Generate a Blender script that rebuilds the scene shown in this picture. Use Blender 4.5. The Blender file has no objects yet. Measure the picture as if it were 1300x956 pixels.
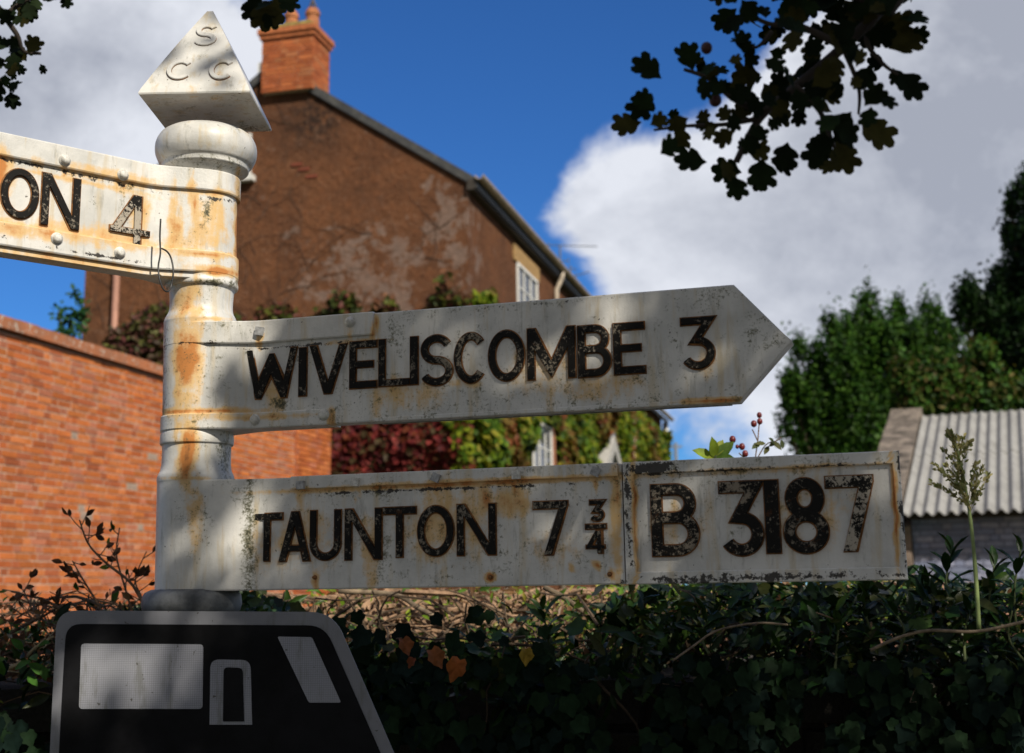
import bpy, math, random
import numpy as np
from mathutils import Vector, Matrix, noise
random.seed(7); rng = np.random.default_rng(7)
R = math.radians
sc = bpy.context.scene
COL = sc.collection

# ------------------------------------------------------------------ camera
F_PX, PITCH, ROLL, CZ = 1651.85, 0.1932, -0.0148, 1.62
cp, sp, cr, sr = math.cos(PITCH), math.sin(PITCH), math.cos(ROLL), math.sin(ROLL)
RIGHT = Vector((1, 0, 0)); UP = Vector((0, -sp, cp)); FWD = Vector((0, cp, sp))
camX = RIGHT*cr + UP*sr; camY = -RIGHT*sr + UP*cr
cam = bpy.data.cameras.new("camera"); camo = bpy.data.objects.new("camera", cam); COL.objects.link(camo)
camo.matrix_world = Matrix((( camX.x, camY.x, -FWD.x, 0), (camX.y, camY.y, -FWD.y, 0), (camX.z, camY.z, -FWD.z, CZ), (0, 0, 0, 1)))
cam.sensor_width = 36; cam.lens = F_PX*36/1300; cam.shift_y = -45/1300
cam.clip_start = 0.05; cam.clip_end = 3000
cam.dof.use_dof = True; cam.dof.focus_distance = 1.93; cam.dof.aperture_fstop = 6.6
sc.camera = camo

# ------------------------------------------------------------------ light
SUN_AZ, SUN_EL = R(33), R(40)           # azimuth to the right of straight behind the camera
S = Vector((math.cos(SUN_EL)*math.sin(SUN_AZ), -math.cos(SUN_EL)*math.cos(SUN_AZ), math.sin(SUN_EL)))
sun = bpy.data.lights.new("sun", 'SUN'); suno = bpy.data.objects.new("sun", sun); COL.objects.link(suno)
sun.energy = 5.0; sun.angle = R(0.53); sun.color = (1.0, 0.93, 0.80)
suno.rotation_euler = S.to_track_quat('Z', 'Y').to_euler(); suno.location = S*60
SKY_STRENGTH = 0.066
sc.view_settings.view_transform = 'Standard'; sc.view_settings.look = 'None'
sc.view_settings.exposure = 0.02; sc.view_settings.gamma = 1
sc.cycles.use_denoising = True
sc.cycles.max_bounces = 6; sc.cycles.transparent_max_bounces = 8
sc.render.film_transparent = False

def ray(px, py):
    dx, dy = px-650, py-433
    x = dx*cr + dy*sr; y = -dx*sr + dy*cr
    u = -y/F_PX
    return Vector((x/F_PX, cp - sp*u, sp + cp*u))
def P(px, py, Y):
    d = ray(px, py); return Vector((d.x/d.y*Y, Y, CZ + d.z/d.y*Y))
CAM = Vector((0, 0, CZ))
def onplane(px, py, p0, n):
    d = ray(px, py); k = (p0-CAM).dot(n)/d.dot(n); return CAM + d*k
def topx(p):
    X, Y, Z = p[0], p[1], p[2]-CZ
    d = Y*cp + Z*sp; u = -Y*sp + Z*cp
    x = F_PX*X/d; y = -F_PX*u/d
    return 650 + x*cr - y*sr, 433 + x*sr + y*cr
def topx_np(a):
    X, Y, Z = a[:, 0], a[:, 1], a[:, 2]-CZ
    d = Y*cp + Z*sp; u = -Y*sp + Z*cp; x = F_PX*X/d; y = -F_PX*u/d
    return 650 + x*cr - y*sr, 433 + x*sr + y*cr, d

# ------------------------------------------------------------------ node helpers
class NT:
    def __init__(s, tree): s.t = tree; s.n = tree.nodes; s.l = tree.links
    def new(s, typ, ins=None, **kw):
        nd = s.n.new(typ)
        for k, v in kw.items(): setattr(nd, k, v)
        for k, v in (ins or {}).items():
            sock = nd.inputs[k]
            if hasattr(v, 'is_output'): s.l.new(v, sock)
            else: sock.default_value = v
        return nd
    def m(s, op, a, b=0.0, c=0.0, clamp=False):
        nd = s.n.new('ShaderNodeMath'); nd.operation = op; nd.use_clamp = clamp
        for i, v in enumerate((a, b, c)):
            if hasattr(v, 'is_output'): s.l.new(v, nd.inputs[i])
            else: nd.inputs[i].default_value = v
        return nd.outputs[0]
    def vm(s, op, a, b=(0, 0, 0), out=0):
        nd = s.n.new('ShaderNodeVectorMath'); nd.operation = op
        for i, v in enumerate((a, b)):
            if hasattr(v, 'is_output'): s.l.new(v, nd.inputs[i])
            else: nd.inputs[i].default_value = v
        return nd.outputs[out]
    def noise(s, vec, scale, detail=4, rough=.6, dist=0.0):
        nd = s.new('ShaderNodeTexNoise', {'Scale': scale, 'Detail': detail, 'Roughness': rough, 'Distortion': dist})
        if vec is not None: s.l.new(vec, nd.inputs['Vector'])
        return nd.outputs[0]
    def mapr(s, v, a, b, c=0.0, d=1.0):
        nd = s.new('ShaderNodeMapRange', {'Value': v, 'From Min': a, 'From Max': b, 'To Min': c, 'To Max': d}); nd.interpolation_type = 'SMOOTHSTEP'
        return nd.outputs[0]
    def mix(s, f, a, b, typ='MIX'):
        nd = s.n.new('ShaderNodeMix'); nd.data_type = 'RGBA'; nd.blend_type = typ
        for i, v in ((0, f), (6, a), (7, b)):
            if hasattr(v, 'is_output'): s.l.new(v, nd.inputs[i])
            else: nd.inputs[i].default_value = v if i == 0 else (*v, 1)
        return nd.outputs[2]
    def bump(s, h, strength=.3, dist=.01):
        return s.new('ShaderNodeBump', {'Height': h, 'Strength': strength, 'Distance': dist}).outputs[0]
def mat(name):
    m = bpy.data.materials.new(name); m.use_nodes = True; m.node_tree.nodes.clear()
    n = NT(m.node_tree); out = n.new('ShaderNodeOutputMaterial')
    b = n.new('ShaderNodeBsdfPrincipled'); n.l.new(b.outputs[0], out.inputs[0])
    n.pos = n.new('ShaderNodeNewGeometry').outputs['Position']; n.b = b; n.out = out
    def setb(col=None, rough=None, normal=None, metal=None, spec=None):
        for k, v in (('Base Color', col), ('Roughness', rough), ('Normal', normal), ('Metallic', metal), ('Specular IOR Level', spec)):
            if v is None: continue
            if hasattr(v, 'is_output'): n.l.new(v, b.inputs[k])
            elif k == 'Base Color': b.inputs[k].default_value = (*v, 1)
            else: b.inputs[k].default_value = v
    n.setb = setb
    return m, n
def simple(name, col, rough=.6, var=.25, scale=20, bump=.2, bdist=.003, metal=0, spec=.5):
    m, n = mat(name)
    f = n.noise(n.pos, scale, 5, .65)
    c = n.mix(n.mapr(f, .3, .7), tuple(x*(1-var) for x in col), tuple(min(1, x*(1+var)) for x in col))
    n.setb(c, rough, n.bump(n.noise(n.pos, scale*4, 5, .7), bump, bdist), metal, spec)
    return m

# ------------------------------------------------------------------ world: Nishita sky with banks of cloud
w = bpy.data.worlds.new("World"); sc.world = w; w.use_nodes = True
wn = NT(w.node_tree); w.node_tree.nodes.clear()
wo = wn.new('ShaderNodeOutputWorld'); bg = wn.new('ShaderNodeBackground', {'Strength': SKY_STRENGTH}); wn.l.new(bg.outputs[0], wo.inputs[0])
sky = wn.new('ShaderNodeTexSky'); sky.sky_type = 'NISHITA'; sky.sun_disc = False
sky.sun_elevation = SUN_EL; sky.sun_rotation = math.pi - SUN_AZ
sky.altitude = 200; sky.air_density = 1.0; sky.dust_density = 0.35; sky.ozone_density = 2.2
skyc = wn.mix(1.0, sky.outputs[0], (0.38, 0.90, 1.62), 'MULTIPLY')
dirv = wn.vm('NORMALIZE', wn.new('ShaderNodeTexCoord').outputs['Generated'])
sq = wn.vm('MULTIPLY', dirv, (1.0, 1.0, 1.35))
n1 = wn.noise(sq, 3.2, 7, .56, .15); n2 = wn.noise(sq, 8.0, 9, .66, .25)
acc = None
def blob(px, py, rad, wgt):
    global acc
    d = ray(px, py).normalized()
    dist = wn.vm('DISTANCE', dirv, tuple(d), out='Value')
    v = wn.m('MULTIPLY', wn.mapr(dist, 0.0, rad, 1.0, 0.0), wgt)
    acc = v if acc is None else wn.m('ADD', acc, v)
PXR = 1/1650.0
for b in ((1180, 180, 330, 1.1), (960, 300, 250, .75), (780, 250, 150, .65), (1280, 400, 260, .7), (1000, 560, 200, .55), (860, 400, 190, .35), (1300, 60, 260, .75), (1500, 250, 500, 1.0),
          (130, 40, 250, .75), (20, 120, 260, .65), (290, 110, 130, .45), (-200, 60, 300, .8), (190, 190, 100, .12),
          (800, -700, 500, .7), (-900, 300, 500, .8), (2400, 300, 700, .7)):
    blob(b[0], b[1], b[2]*PXR*1.25, b[3])
for b in ((690, 90, 260, -.6), (560, 250, 170, -.5), (60, 350, 170, -.8), (880, 60, 170, -.45), (945, 530, 80, -.5), (720, 350, 75, -.5), (670, 200, 60, -.25), (500, 60, 160, -.5)):
    blob(b[0], b[1], b[2]*PXR*1.25, b[3])
sepe = wn.new('ShaderNodeSeparateXYZ', {0: dirv})
acc = wn.m('ADD', acc, wn.m('MULTIPLY', wn.mapr(sepe.outputs[1], .3, -.3), .8))  # unseen cloud cover added behind the viewer to set the fill light
dens = wn.m('ADD', acc, wn.m('MULTIPLY', wn.m('SUBTRACT', n1, .5), 2.3))
dens = wn.m('ADD', dens, wn.m('MULTIPLY', wn.m('SUBTRACT', n2, .5), 1.5))
cover = wn.mapr(dens, .12, .62)
thick = wn.mapr(dens, .35, 1.35)
n3 = wn.noise(sq, 5.5, 6, .55, .3)
n4 = wn.noise(wn.vm('ADD', sq, (.05, 0, .03)), 8.0, 9, .66, .25)
shade_ = wn.m('ADD', wn.m('MULTIPLY', wn.mapr(acc, .45, 1.9), .85), wn.m('MULTIPLY', wn.m('SUBTRACT', n3, .47), 1.7))
shade_ = wn.m('ADD', shade_, wn.m('MULTIPLY', wn.m('SUBTRACT', n4, n2), 1.3), clamp=True)
cl_hi, cl_lo = (12.0, 12.4, 13.4), (5.8, 6.2, 7.3)
cloudc = wn.mix(shade_, cl_hi, cl_lo)
sepd = wn.new('ShaderNodeSeparateXYZ', {0: dirv})
behind = wn.mapr(sepd.outputs[1], .25, -.45)          # clouds behind the viewer are dimmed to cut the fill light on the sign
cloudc = wn.mix(1.0, cloudc, wn.mix(behind, (1.0, 1.0, 1.0), (.36, .348, .33)), 'MULTIPLY')
wcol = wn.mix(wn.m('MULTIPLY', cover, .97), skyc, cloudc)
wn.l.new(wcol, bg.inputs['Color'])

# ------------------------------------------------------------------ object helpers
LOC = {}
def put(o, parent=None, label=None, cat=None, group=None, kind=None):
    COL.objects.link(o)
    if parent is not None: o.parent = parent
    if label: o['label'] = label
    if cat: o['category'] = cat
    if group: o['group'] = group
    if kind: o['kind'] = kind
    return o
def empty(name, loc, label, cat, group=None):
    o = bpy.data.objects.new(name, None); o.empty_display_size = .1; o.location = loc
    LOC[o.name] = Vector(loc); return put(o, None, label, cat, group)
def mk(name, verts, faces, m, parent=None, label=None, cat=None, group=None, kind=None, smooth=False, origin=None, cols=None, attr='col'):
    """verts are world positions; the object's origin is its parent's or its own base."""
    me = bpy.data.meshes.new(name)
    v = np.asarray(verts, float).reshape(-1, 3)
    base = LOC[parent.name] if parent is not None else None
    if base is None:
        base = Vector(origin) if origin is not None else Vector(((v[:, 0].min()+v[:, 0].max())/2, (v[:, 1].min()+v[:, 1].max())/2, v[:, 2].min()))
    v = v - np.array(base)
    if isinstance(faces, np.ndarray):
        nf, k = faces.shape
        me.vertices.add(len(v)); me.vertices.foreach_set('co', v.astype(np.float32).ravel())
        me.loops.add(nf*k); me.loops.foreach_set('vertex_index', faces.astype(np.int32).ravel())
        me.polygons.add(nf); me.polygons.foreach_set('loop_start', np.arange(nf, dtype=np.int32)*k)
        me.update(calc_edges=True); me.validate()
    else:
        me.from_pydata([tuple(x) for x in v], [], faces); me.update()
    if cols is not None:
        a = me.color_attributes.new(attr, 'FLOAT_COLOR', 'POINT')
        c = np.ones((len(v), 4), np.float32); c[:, :3] = cols
        a.data.foreach_set('color', c.ravel())
    if smooth: me.polygons.foreach_set('use_smooth', [True]*len(me.polygons))
    if m is not None: me.materials.append(m)
    o = bpy.data.objects.new(name, me); put(o, parent, label, cat, group, kind)
    if parent is None: o.location = base
    LOC[o.name] = Vector(base)
    return o
class MB:
    def __init__(s): s.v = []; s.f = []
    def add(s, vs, fs):
        k = len(s.v); s.v += [Vector(x) for x in vs]; s.f += [[i+k for i in f] for f in fs]; return s
    def hexa(s, a):   # 8 corners: bottom 4, top 4
        return s.add(a, [(0, 3, 2, 1), (4, 5, 6, 7), (0, 1, 5, 4), (1, 2, 6, 5), (2, 3, 7, 6), (3, 0, 4, 7)])
    def box(s, o, ux, uy, uz, x0, x1, y0, y1, z0, z1):
        c = lambda x, y, z: o + ux*x + uy*y + uz*z
        return s.hexa([c(x0, y0, z0), c(x1, y0, z0), c(x1, y1, z0), c(x0, y1, z0), c(x0, y0, z1), c(x1, y0, z1), c(x1, y1, z1), c(x0, y1, z1)])
    def prism(s, poly, ext):  # planar polygon extruded by ext
        n = len(poly); poly = [Vector(p) for p in poly]
        return s.add(poly + [p+ext for p in poly], [list(range(n)), list(range(2*n-1, n-1, -1))] + [(i, i+n, (i+1) % n+n, (i+1) % n) for i in range(n)])
    def tube(s, pts, rad, k=8, cap=True):
        pts = [Vector(p) for p in pts]; n = len(pts)
        rr = rad if hasattr(rad, '__len__') else [rad]*n
        base = len(s.v); prev = None
        for i, p in enumerate(pts):
            t = (pts[min(i+1, n-1)]-pts[max(i-1, 0)]).normalized()
            if prev is None:
                a = t.orthogonal().normalized()
            else:
                a = (prev - t*prev.dot(t)).normalized()
            prev = a; b = t.cross(a)
            for j in range(k):
                an = 2*math.pi*j/k; s.v.append(p + (a*math.cos(an)+b*math.sin(an))*rr[i])
        for i in range(n-1):
            for j in range(k):
                s.f.append([base+i*k+j, base+i*k+(j+1) % k, base+(i+1)*k+(j+1) % k, base+(i+1)*k+j])
        if cap:
            s.f.append([base+j for j in range(k)][::-1]); s.f.append([base+(n-1)*k+j for j in range(k)])
        return s
    def lathe(s, c, prof, k=64):  # prof: (z, r)
        base = len(s.v)
        for z, r in prof:
            for j in range(k):
                an = 2*math.pi*j/k; s.v.append(Vector((c[0]+r*math.cos(an), c[1]+r*math.sin(an), z)))
        for i in range(len(prof)-1):
            for j in range(k):
                s.f.append([base+i*k+j, base+i*k+(j+1) % k, base+(i+1)*k+(j+1) % k, base+(i+1)*k+j])
        s.f.append([base+j for j in range(k)][::-1]); s.f.append([base+(len(prof)-1)*k+j for j in range(k)])
        return s
    def mk(s, name, m, parent=None, **kw): return mk(name, s.v, s.f, m, parent, **kw)
Z = Vector((0, 0, 1))

# leaf templates: (verts, tris), unit length along +Y, facing +Z
def fan(out, mid): 
    n = len(out); return np.array([mid]+out, float), np.array([(0, i+1, (i+1) % n+1) for i in range(n)])
T_OVAL = fan([(0, 0, 0), (.17, .22, .05), (.25, .45, .07), (.17, .75, .03), (0, 1, -.06), (-.17, .75, .03), (-.25, .45, .07), (-.17, .22, .05)], (0, .5, -.01))
T_LONG = fan([(0, 0, 0), (.12, .25, .05), (.16, .5, .05), (.10, .78, .0), (0, 1, -.14), (-.10, .78, .0), (-.16, .5, .05), (-.12, .25, .05)], (0, .5, .0))
T_IVY = fan([(0, 0, 0), (.22, -.10, .05), (.40, .04, .06), (.42, .22, .04), (.54, .42, .08), (.42, .58, .05), (.26, .66, .02), (.12, .88, -.03), (0, 1, -.08), (-.12, .88, -.03), (-.26, .66, .02), (-.42, .58, .05), (-.54, .42, .08), (-.42, .22, .04), (-.40, .04, .06), (-.22, -.10, .05)], (0, .3, -.04))
T_HAW = fan([(0, 0, 0), (.13, .16, .0), (.33, .30, .04), (.42, .46, .06), (.40, .56, .05), (.29, .56, .01), (.43, .70, .05), (.42, .86, .03), (.30, .92, .02), (.17, .84, .0), (.12, .98, -.03), (0, 1.03, -.04), (-.13, .97, -.03), (-.18, .83, 0), (-.32, .90, .03), (-.43, .82, .04), (-.42, .67, .05), (-.28, .55, .01), (-.41, .52, .05), (-.41, .40, .06), (-.30, .27, .04), (-.12, .16, 0)], (0, .52, -.02))
_c = T_IVY[0].copy(); _c[:, 2] += .22*np.abs(_c[:, 0])+.10*np.sin(_c[:, 1]*7)+.08*np.sin(_c[:, 0]*19); _c[:, 0] *= .8; T_CURL = (_c, T_IVY[1])
T_TRI = (np.array([(0, 0, 0), (.30, .5, .05), (0, 1, 0), (-.30, .5, .05)], float), np.array([(0, 1, 2), (0, 2, 3)]))
def rots(n, normal=None, spread=1.0, axis=None, aspread=1.0):
    """random frames: columns = leaf x, y (long axis), z (normal)"""
    nz = rng.normal(size=(n, 3))*spread
    if normal is not None: nz = nz + np.asarray(normal, float)
    nz /= np.linalg.norm(nz, axis=1)[:, None]+1e-9
    ya = rng.normal(size=(n, 3))*aspread
    if axis is not None: ya = ya + np.asarray(axis, float)
    ya -= nz*(ya*nz).sum(1)[:, None]; ya /= np.linalg.norm(ya, axis=1)[:, None]+1e-9
    xa = np.cross(ya, nz)
    return np.stack([xa, ya, nz], axis=2)
def inst(tmpl, loc, rot, size, col):
    tv, tf = tmpl; n = len(loc); k = len(tv)
    v = np.einsum('nij,kj->nki', rot, tv)*np.asarray(size).reshape(-1, 1, 1) + np.asarray(loc)[:, None, :]
    f = (tf[None] + (np.arange(n)*k)[:, None, None]).reshape(-1, 3)
    c = np.repeat(np.asarray(col), k, axis=0)
    return v.reshape(-1, 3), f, c
def merge(parts):
    vs, fs, cs, k = [], [], [], 0
    for v, f, c in parts:
        vs.append(v); fs.append(f+k); cs.append(c); k += len(v)
    return np.concatenate(vs), np.concatenate(fs), np.concatenate(cs)
def pal(n, cols, jit=.25):
    cols = np.asarray(cols, float); i = rng.integers(0, len(cols), n)
    return cols[i]*(1+rng.uniform(-jit, jit, (n, 1)))
def leafmat(name, trans=.25, rough=.5, spec=.12):
    m, n = mat(name)
    a = n.new('ShaderNodeVertexColor', layer_name='col').outputs[0]
    c = n.mix(n.mapr(n.noise(n.pos, 60, 3), .3, .7), a, n.mix(1.0, a, (.6, .62, .55), 'MULTIPLY'))
    n.setb(c, rough, spec=spec)
    tr = n.new('ShaderNodeBsdfTranslucent', {'Color': n.mix(1.0, c, (1.25, 1.35, .5), 'MULTIPLY')})
    mx = n.new('ShaderNodeMixShader', {'Fac': trans, 1: n.b.outputs[0], 2: tr.outputs[0]})
    n.l.new(mx.outputs[0], n.out.inputs[0]); return m
M_LEAF = leafmat('leaf'); M_LEAFGLOSS = leafmat('glossy_leaf', .10, .38, .16); M_LEAFDARK = leafmat('shaded_leaf', .06, .7, .06)

# ------------------------------------------------------------------ painted iron
def iron(name, white=(.72, .70, .66), dirty=(.42, .42, .40)):
    m, n = mat(name)
    a = n.new('ShaderNodeVertexColor', layer_name='stain_shade').outputs[0]
    s = n.new('ShaderNodeSeparateColor', {0: a})
    big = n.noise(n.pos, 14, 5, .6); mid = n.noise(n.pos, 60, 6, .7); fine = n.noise(n.pos, 260, 4, .7)
    stv = n.vm('MULTIPLY', n.pos, (60, 60, 7)); streak = n.noise(stv, 1.0, 5, .6)
    c = n.mix(n.mapr(big, .35, .72, 0, .6), white, dirty)
    c = n.mix(n.mapr(streak, .50, .72, 0, .6), c, (.54, .42, .23)); c = n.mix(n.mapr(n.noise(n.vm('MULTIPLY', n.pos, (50, 50, 9)), 1.7, 6, .7), .54, .72, 0, .6), c, (.30, .29, .25))
    c = n.mix(n.mapr(mid, .58, .78, 0, .5), c, (.34, .35, .33))
    rf = n.m('ADD', s.outputs[0], n.m('MULTIPLY', n.m('SUBTRACT', n.m('ADD', n.m('MULTIPLY', mid, .6), n.m('MULTIPLY', streak, .4)), .5), 1.3))
    rf = n.m('MULTIPLY', rf, n.mapr(s.outputs[0], .02, .2))
    c = n.mix(n.mapr(rf, .05, .40, 0, .8), c, (.70, .43, .14))
    c = n.mix(n.mapr(rf, .38, .75, 0, .9), c, (.50, .17, .03))
    c = n.mix(n.mapr(rf, .9, 1.3, 0, .9), c, (.10, .035, .015))
    gf = n.m('ADD', n.m('MULTIPLY', s.outputs[1], .55), n.m('MULTIPLY', n.m('SUBTRACT', n.m('ADD', n.m('MULTIPLY', mid, .5), n.m('MULTIPLY', fine, .5)), .5), 3.2))
    gf = n.m('MULTIPLY', gf, n.mapr(s.outputs[1], .02, .15))
    c = n.mix(n.mapr(gf, .18, .60, 0, .85), c, (.11, .105, .045)); c = n.mix(n.mapr(gf, .5, .8, 0, .9), c, (.035, .035, .02))
    bf = n.m('ADD', s.outputs[2], n.m('MULTIPLY', n.m('SUBTRACT', n.noise(n.pos, 110, 6, .75), .5), 2.2))
    bf = n.m('MULTIPLY', bf, n.mapr(s.outputs[2], .02, .15))
    c = n.mix(n.mapr(bf, .45, .52, 0, .97), c, (.022, .017, .013))
    pits = n.noise(n.pos, 170, 2, .5)
    c = n.mix(n.mapr(pits, .735, .76, 0, .85), c, (.06, .045, .03))
    h = n.m('ADD', n.m('MULTIPLY', mid, .6), n.m('MULTIPLY', fine, .35)); h = n.m('SUBTRACT', h, n.m('MULTIPLY', n.mapr(bf, .42, .52), .25))
    n.setb(c, n.mapr(rf, .1, .6, .42, .85), n.bump(h, .55, .0016)); return m
M_IRON = iron('weathered_white_iron')
def lettermat(name, chip, amount):
    m, n = mat(name)
    a = n.noise(n.pos, 190, 7, .8); b = n.noise(n.pos, 30, 4, .65)
    f = n.m('ADD', a, n.m('MULTIPLY', n.m('SUBTRACT', b, .5), .7))
    c = n.mix(n.mapr(f, amount, amount+.05), (.012, .011, .010), chip)
    c = n.mix(n.mapr(n.noise(n.pos, 70, 5, .7), .60, .68, 0, .7), c, (.07, .03, .012))
    n.setb(c, .55, n.bump(n.mapr(f, amount-.02, amount+.05), -.8, .0012), spec=.1); return m
M_LET = lettermat('flaking_black_paint', (.21, .18, .14), .567)
M_LETW = lettermat('flaking_black_paint_mixed', (.25, .21, .16), .53)
M_LETR = lettermat('mostly_bare_black_paint', (.42, .37, .30), .475)
M_RUST_SHADE = simple('rust_and_shade_edge', (.20, .085, .025), .85, .6, 90)  # rust round arm lettering; also the painted shadow rim of the finial letters
M_BOLT = simple('galvanised_bolt', (.36, .36, .36), .5, .35, 150, .4, .001)
M_BOLTW = simple('painted_bolt', (.62, .60, .55), .5, .3, 150, .5, .001)

# ------------------------------------------------------------------ the fingerpost
PX, PY = -.4763, 1.95
AX = Vector((PX, PY, 0))
post = empty('fingerpost', (PX, PY, 0), 'old white cast iron fingerpost with rusty arms pointing three ways and a pyramid on top', 'signpost')
# stains and painted strap shadow given as (cx, cy, sx, sy, amount, slope) in photograph coordinates, baked to vertices
RUST = [(238, 435, 16, 80, .75, 0), (255, 522, 70, 3.5, .75, -.02), (282, 345, 30, 5, .9, .12), (30, 292, 45, 9, .7, .14), (0, 225, 14, 30, .8, 0), (221, 275, 10, 38, .5, 0), (246, 255, 6, 26, .75, 0),
        (303, 290, 6, 55, .85, 0), (236, 575, 13, 38, .85, 0), (585, 614, 225, 3.5, .75, -.045), (614, 632, 9, 24, .7, 0), (648, 640, 22, 16, .6, 0), (783, 660, 6, 80, .55, .02), (246, 640, 12, 45, .45, 0),
        (400, 737, 3, 9, 1, 0), (623, 733, 4, 5, 1, 0), (755, 717, 4, 5, .9, 0), (727, 722, 3, 6, .8, 0), (774, 730, 4, 6, .9, 0), (474, 416, 3, 20, .8, 0), (480, 505, 8, 30, .25, 0), (905, 509, 35, 3, .9, -.04),
        (560, 690, 20, 50, .25, 0), (470, 690, 12, 60, .3, 0), (690, 470, 60, 45, .22, 0), (806, 665, 3, 70, .8, .02), (1137, 650, 3, 75, .8, .05), (970, 596, 160, 3, .45, -.045), (100, 230, 120, 3.5, .4, .21),
        (90, 330, 120, 4, .7, .15), (265, 245, 45, 4, .45, .05), (265, 322, 45, 3, .7, .08), (320, 529, 70, 4, .5, -.03), (440, 434, 50, 3, .4, -.06), (178, 265, 18, 22, .4, 0), (700, 690, 60, 40, .2, 0), (1040, 650, 60, 50, .25, 0), (560, 660, 60, 50, .35, 0), (380, 690, 70, 40, .3, 0), (870, 660, 60, 50, .2, 0), (760, 490, 60, 20, .3, 0), (350, 500, 30, 20, .3, 0), (520, 500, 50, 20, .3, 0), (130, 300, 120, 14, .4, .15), (140, 225, 100, 10, .35, .2), (270, 290, 30, 40, .35, 0), (260, 110, 60, 30, .15, 0),
        (250, 404, 45, 3, .4, .02), (236, 607, 25, 3, .6, 0), (260, 753, 50, 2, .5, 0), (420, 540, 3, 18, .8, 0), (895, 460, 14, 30, .25, 0), (590, 487, 25, 6, .3, 0), (330.6, 432, 3, 12, .6, 0), (444.5, 421, 3, 10, .6, 0), (382, 630, 3, 14, .6, 0), (452, 626, 3, 12, .6, 0), (554, 622, 3, 14, .6, 0), (656, 618, 4, 18, .7, 0), (757, 612, 3, 12, .6, 0), (156, 238, 3, 12, .6, 0), (82, 218, 3, 12, .6, 0), (425, 715, 8, 20, .25, 0)]
ALG = [(316, 680, 9, 75, .9, 0), (480, 625, 70, 9, .55, -.04), (487, 700, 12, 45, .6, 0), (563, 700, 10, 40, .5, 0), (430, 700, 14, 50, .35, 0), (503, 415, 14, 32, .65, 0), (585, 392, 55, 9, .5, -.07), (357, 512, 17, 8, 1, 0),
       (277, 359, 32, 4.5, 1, .05), (252, 368, 4, 14, .7, 0), (262, 270, 5, 20, .8, 0), (205, 480, 5, 75, .9, -.03), (270, 415, 30, 4, .5, 0), (160, 262, 8, 25, .5, 0), (118, 258, 3, 8, .8, 0), (250, 650, 20, 60, .3, 0), (720, 380, 60, 8, .35, -.07),
       (900, 380, 50, 16, .4, -.05), (965, 420, 30, 30, .4, 0), (660, 670, 20, 50, .35, 0), (300, 600, 60, 40, .25, 0), (720, 570, 400, 150, .27, 0), (640, 690, 330, 60, .2, 0), (250, 500, 60, 200, .2, 0), (285, 580, 6, 30, .9, 0), (1010, 590, 150, 14, .25, 0), (260, 130, 80, 8, .2, 0),
       (322, 160, 30, 8, .4, 0), (265, 205, 60, 8, .45, 0), (318, 430, 8, 20, .3, 0), (385, 460, 20, 30, .3, 0), (620, 500, 60, 30, .2, 0), (480, 545, 300, 5, .4, -.05), (304, 280, 5, 45, .6, 0)]
CHIP_SHADE = [(585, 619, 205, 2.4, .72, -.045), (390, 437.5, 85, 2.4, .66, -.07), (90, 221, 110, 2.6, .72, .21), (90, 317, 110, 2.4, .72, .19), (255, 436, 45, 2.4, .55, .03), (265, 252, 45, 2.4, .6, .1), (827, 594, 22, 7, 1.1, -.05), (905, 598, 110, 3.2, .55, -.047), (798, 660, 5, 80, .66, .03), (1000, 732, 200, 6, .66, -.02), (880, 737, 90, 6, .62, -.02), (1145, 600, 5, 26, .8, .06), (1149, 680, 5, 55, .78, .06), (1060, 590, 90, 2.5, .5, -.047),  # dark lines under the straps paint in their shadow; the rest is flaked paint
        (305, 130, 40, 40, .18, 0), (330, 164, 18, 3, .5, 0), (285, 295, 22, 22, .12, 0), (298, 500, 3, 40, .2, 0), (640, 390, 300, 3, .3, -.077)]
def stain_shade_of(v):
    x, y, d = topx_np(v); out = np.zeros((len(v), 3))
    wob = np.array([.9+.75*noise.noise(Vector((a_*38, b_*38, c_*16)))+.35*noise.noise(Vector((a_*110, b_*110, c_*60))) for a_, b_, c_ in v])
    x = x+np.array([5*noise.noise(Vector((a_*30, b_*30, c_*45))) for a_, b_, c_ in v])
    for k, lst in enumerate((RUST, ALG, CHIP_SHADE)):
        for cx, cy, sx, sy, a, sl in lst:
            if sy > sx*2 and sl: dx = (x-cx)-(y-cy)*sl; dy = y-cy
            else: dx = x-cx; dy = (y-cy)-(x-cx)*sl
            e = (dx/(sx*1.15))**2+(dy/(sy*1.15))**2
            m_ = e < 7
            if m_.any():
                wv = wob[m_] if min(sx, sy) > 6 else wob[m_]*.5+.5*.9
                out[m_, k] = np.maximum(out[m_, k], a*1.12*np.exp(-e[m_])*np.clip(wv, .15, 1.25))
    return np.clip(out, 0, 1.2)
def mki(name, mb, parent=post, m=None, smooth=False, **kw):
    v = np.array([tuple(p) for p in mb.v]); return mk(name, v, mb.f, m or M_IRON, parent, smooth=smooth, cols=stain_shade_of(v), attr='stain_shade', **kw)
def subdiv_profile(prof, step=.004):
    out = [prof[0]]
    for (z0, r0), (z1, r1) in zip(prof, prof[1:]):
        n = max(1, int(abs(z1-z0)/step))
        out += [(z0+(z1-z0)*i/n, r0+(r1-r0)*i/n) for i in range(1, n+1)]
    return out
def zpx(y): return P(240+(600-y)*.045, y, PY-.045).z
def rpx(r): return r*1.93/F_PX
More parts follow.
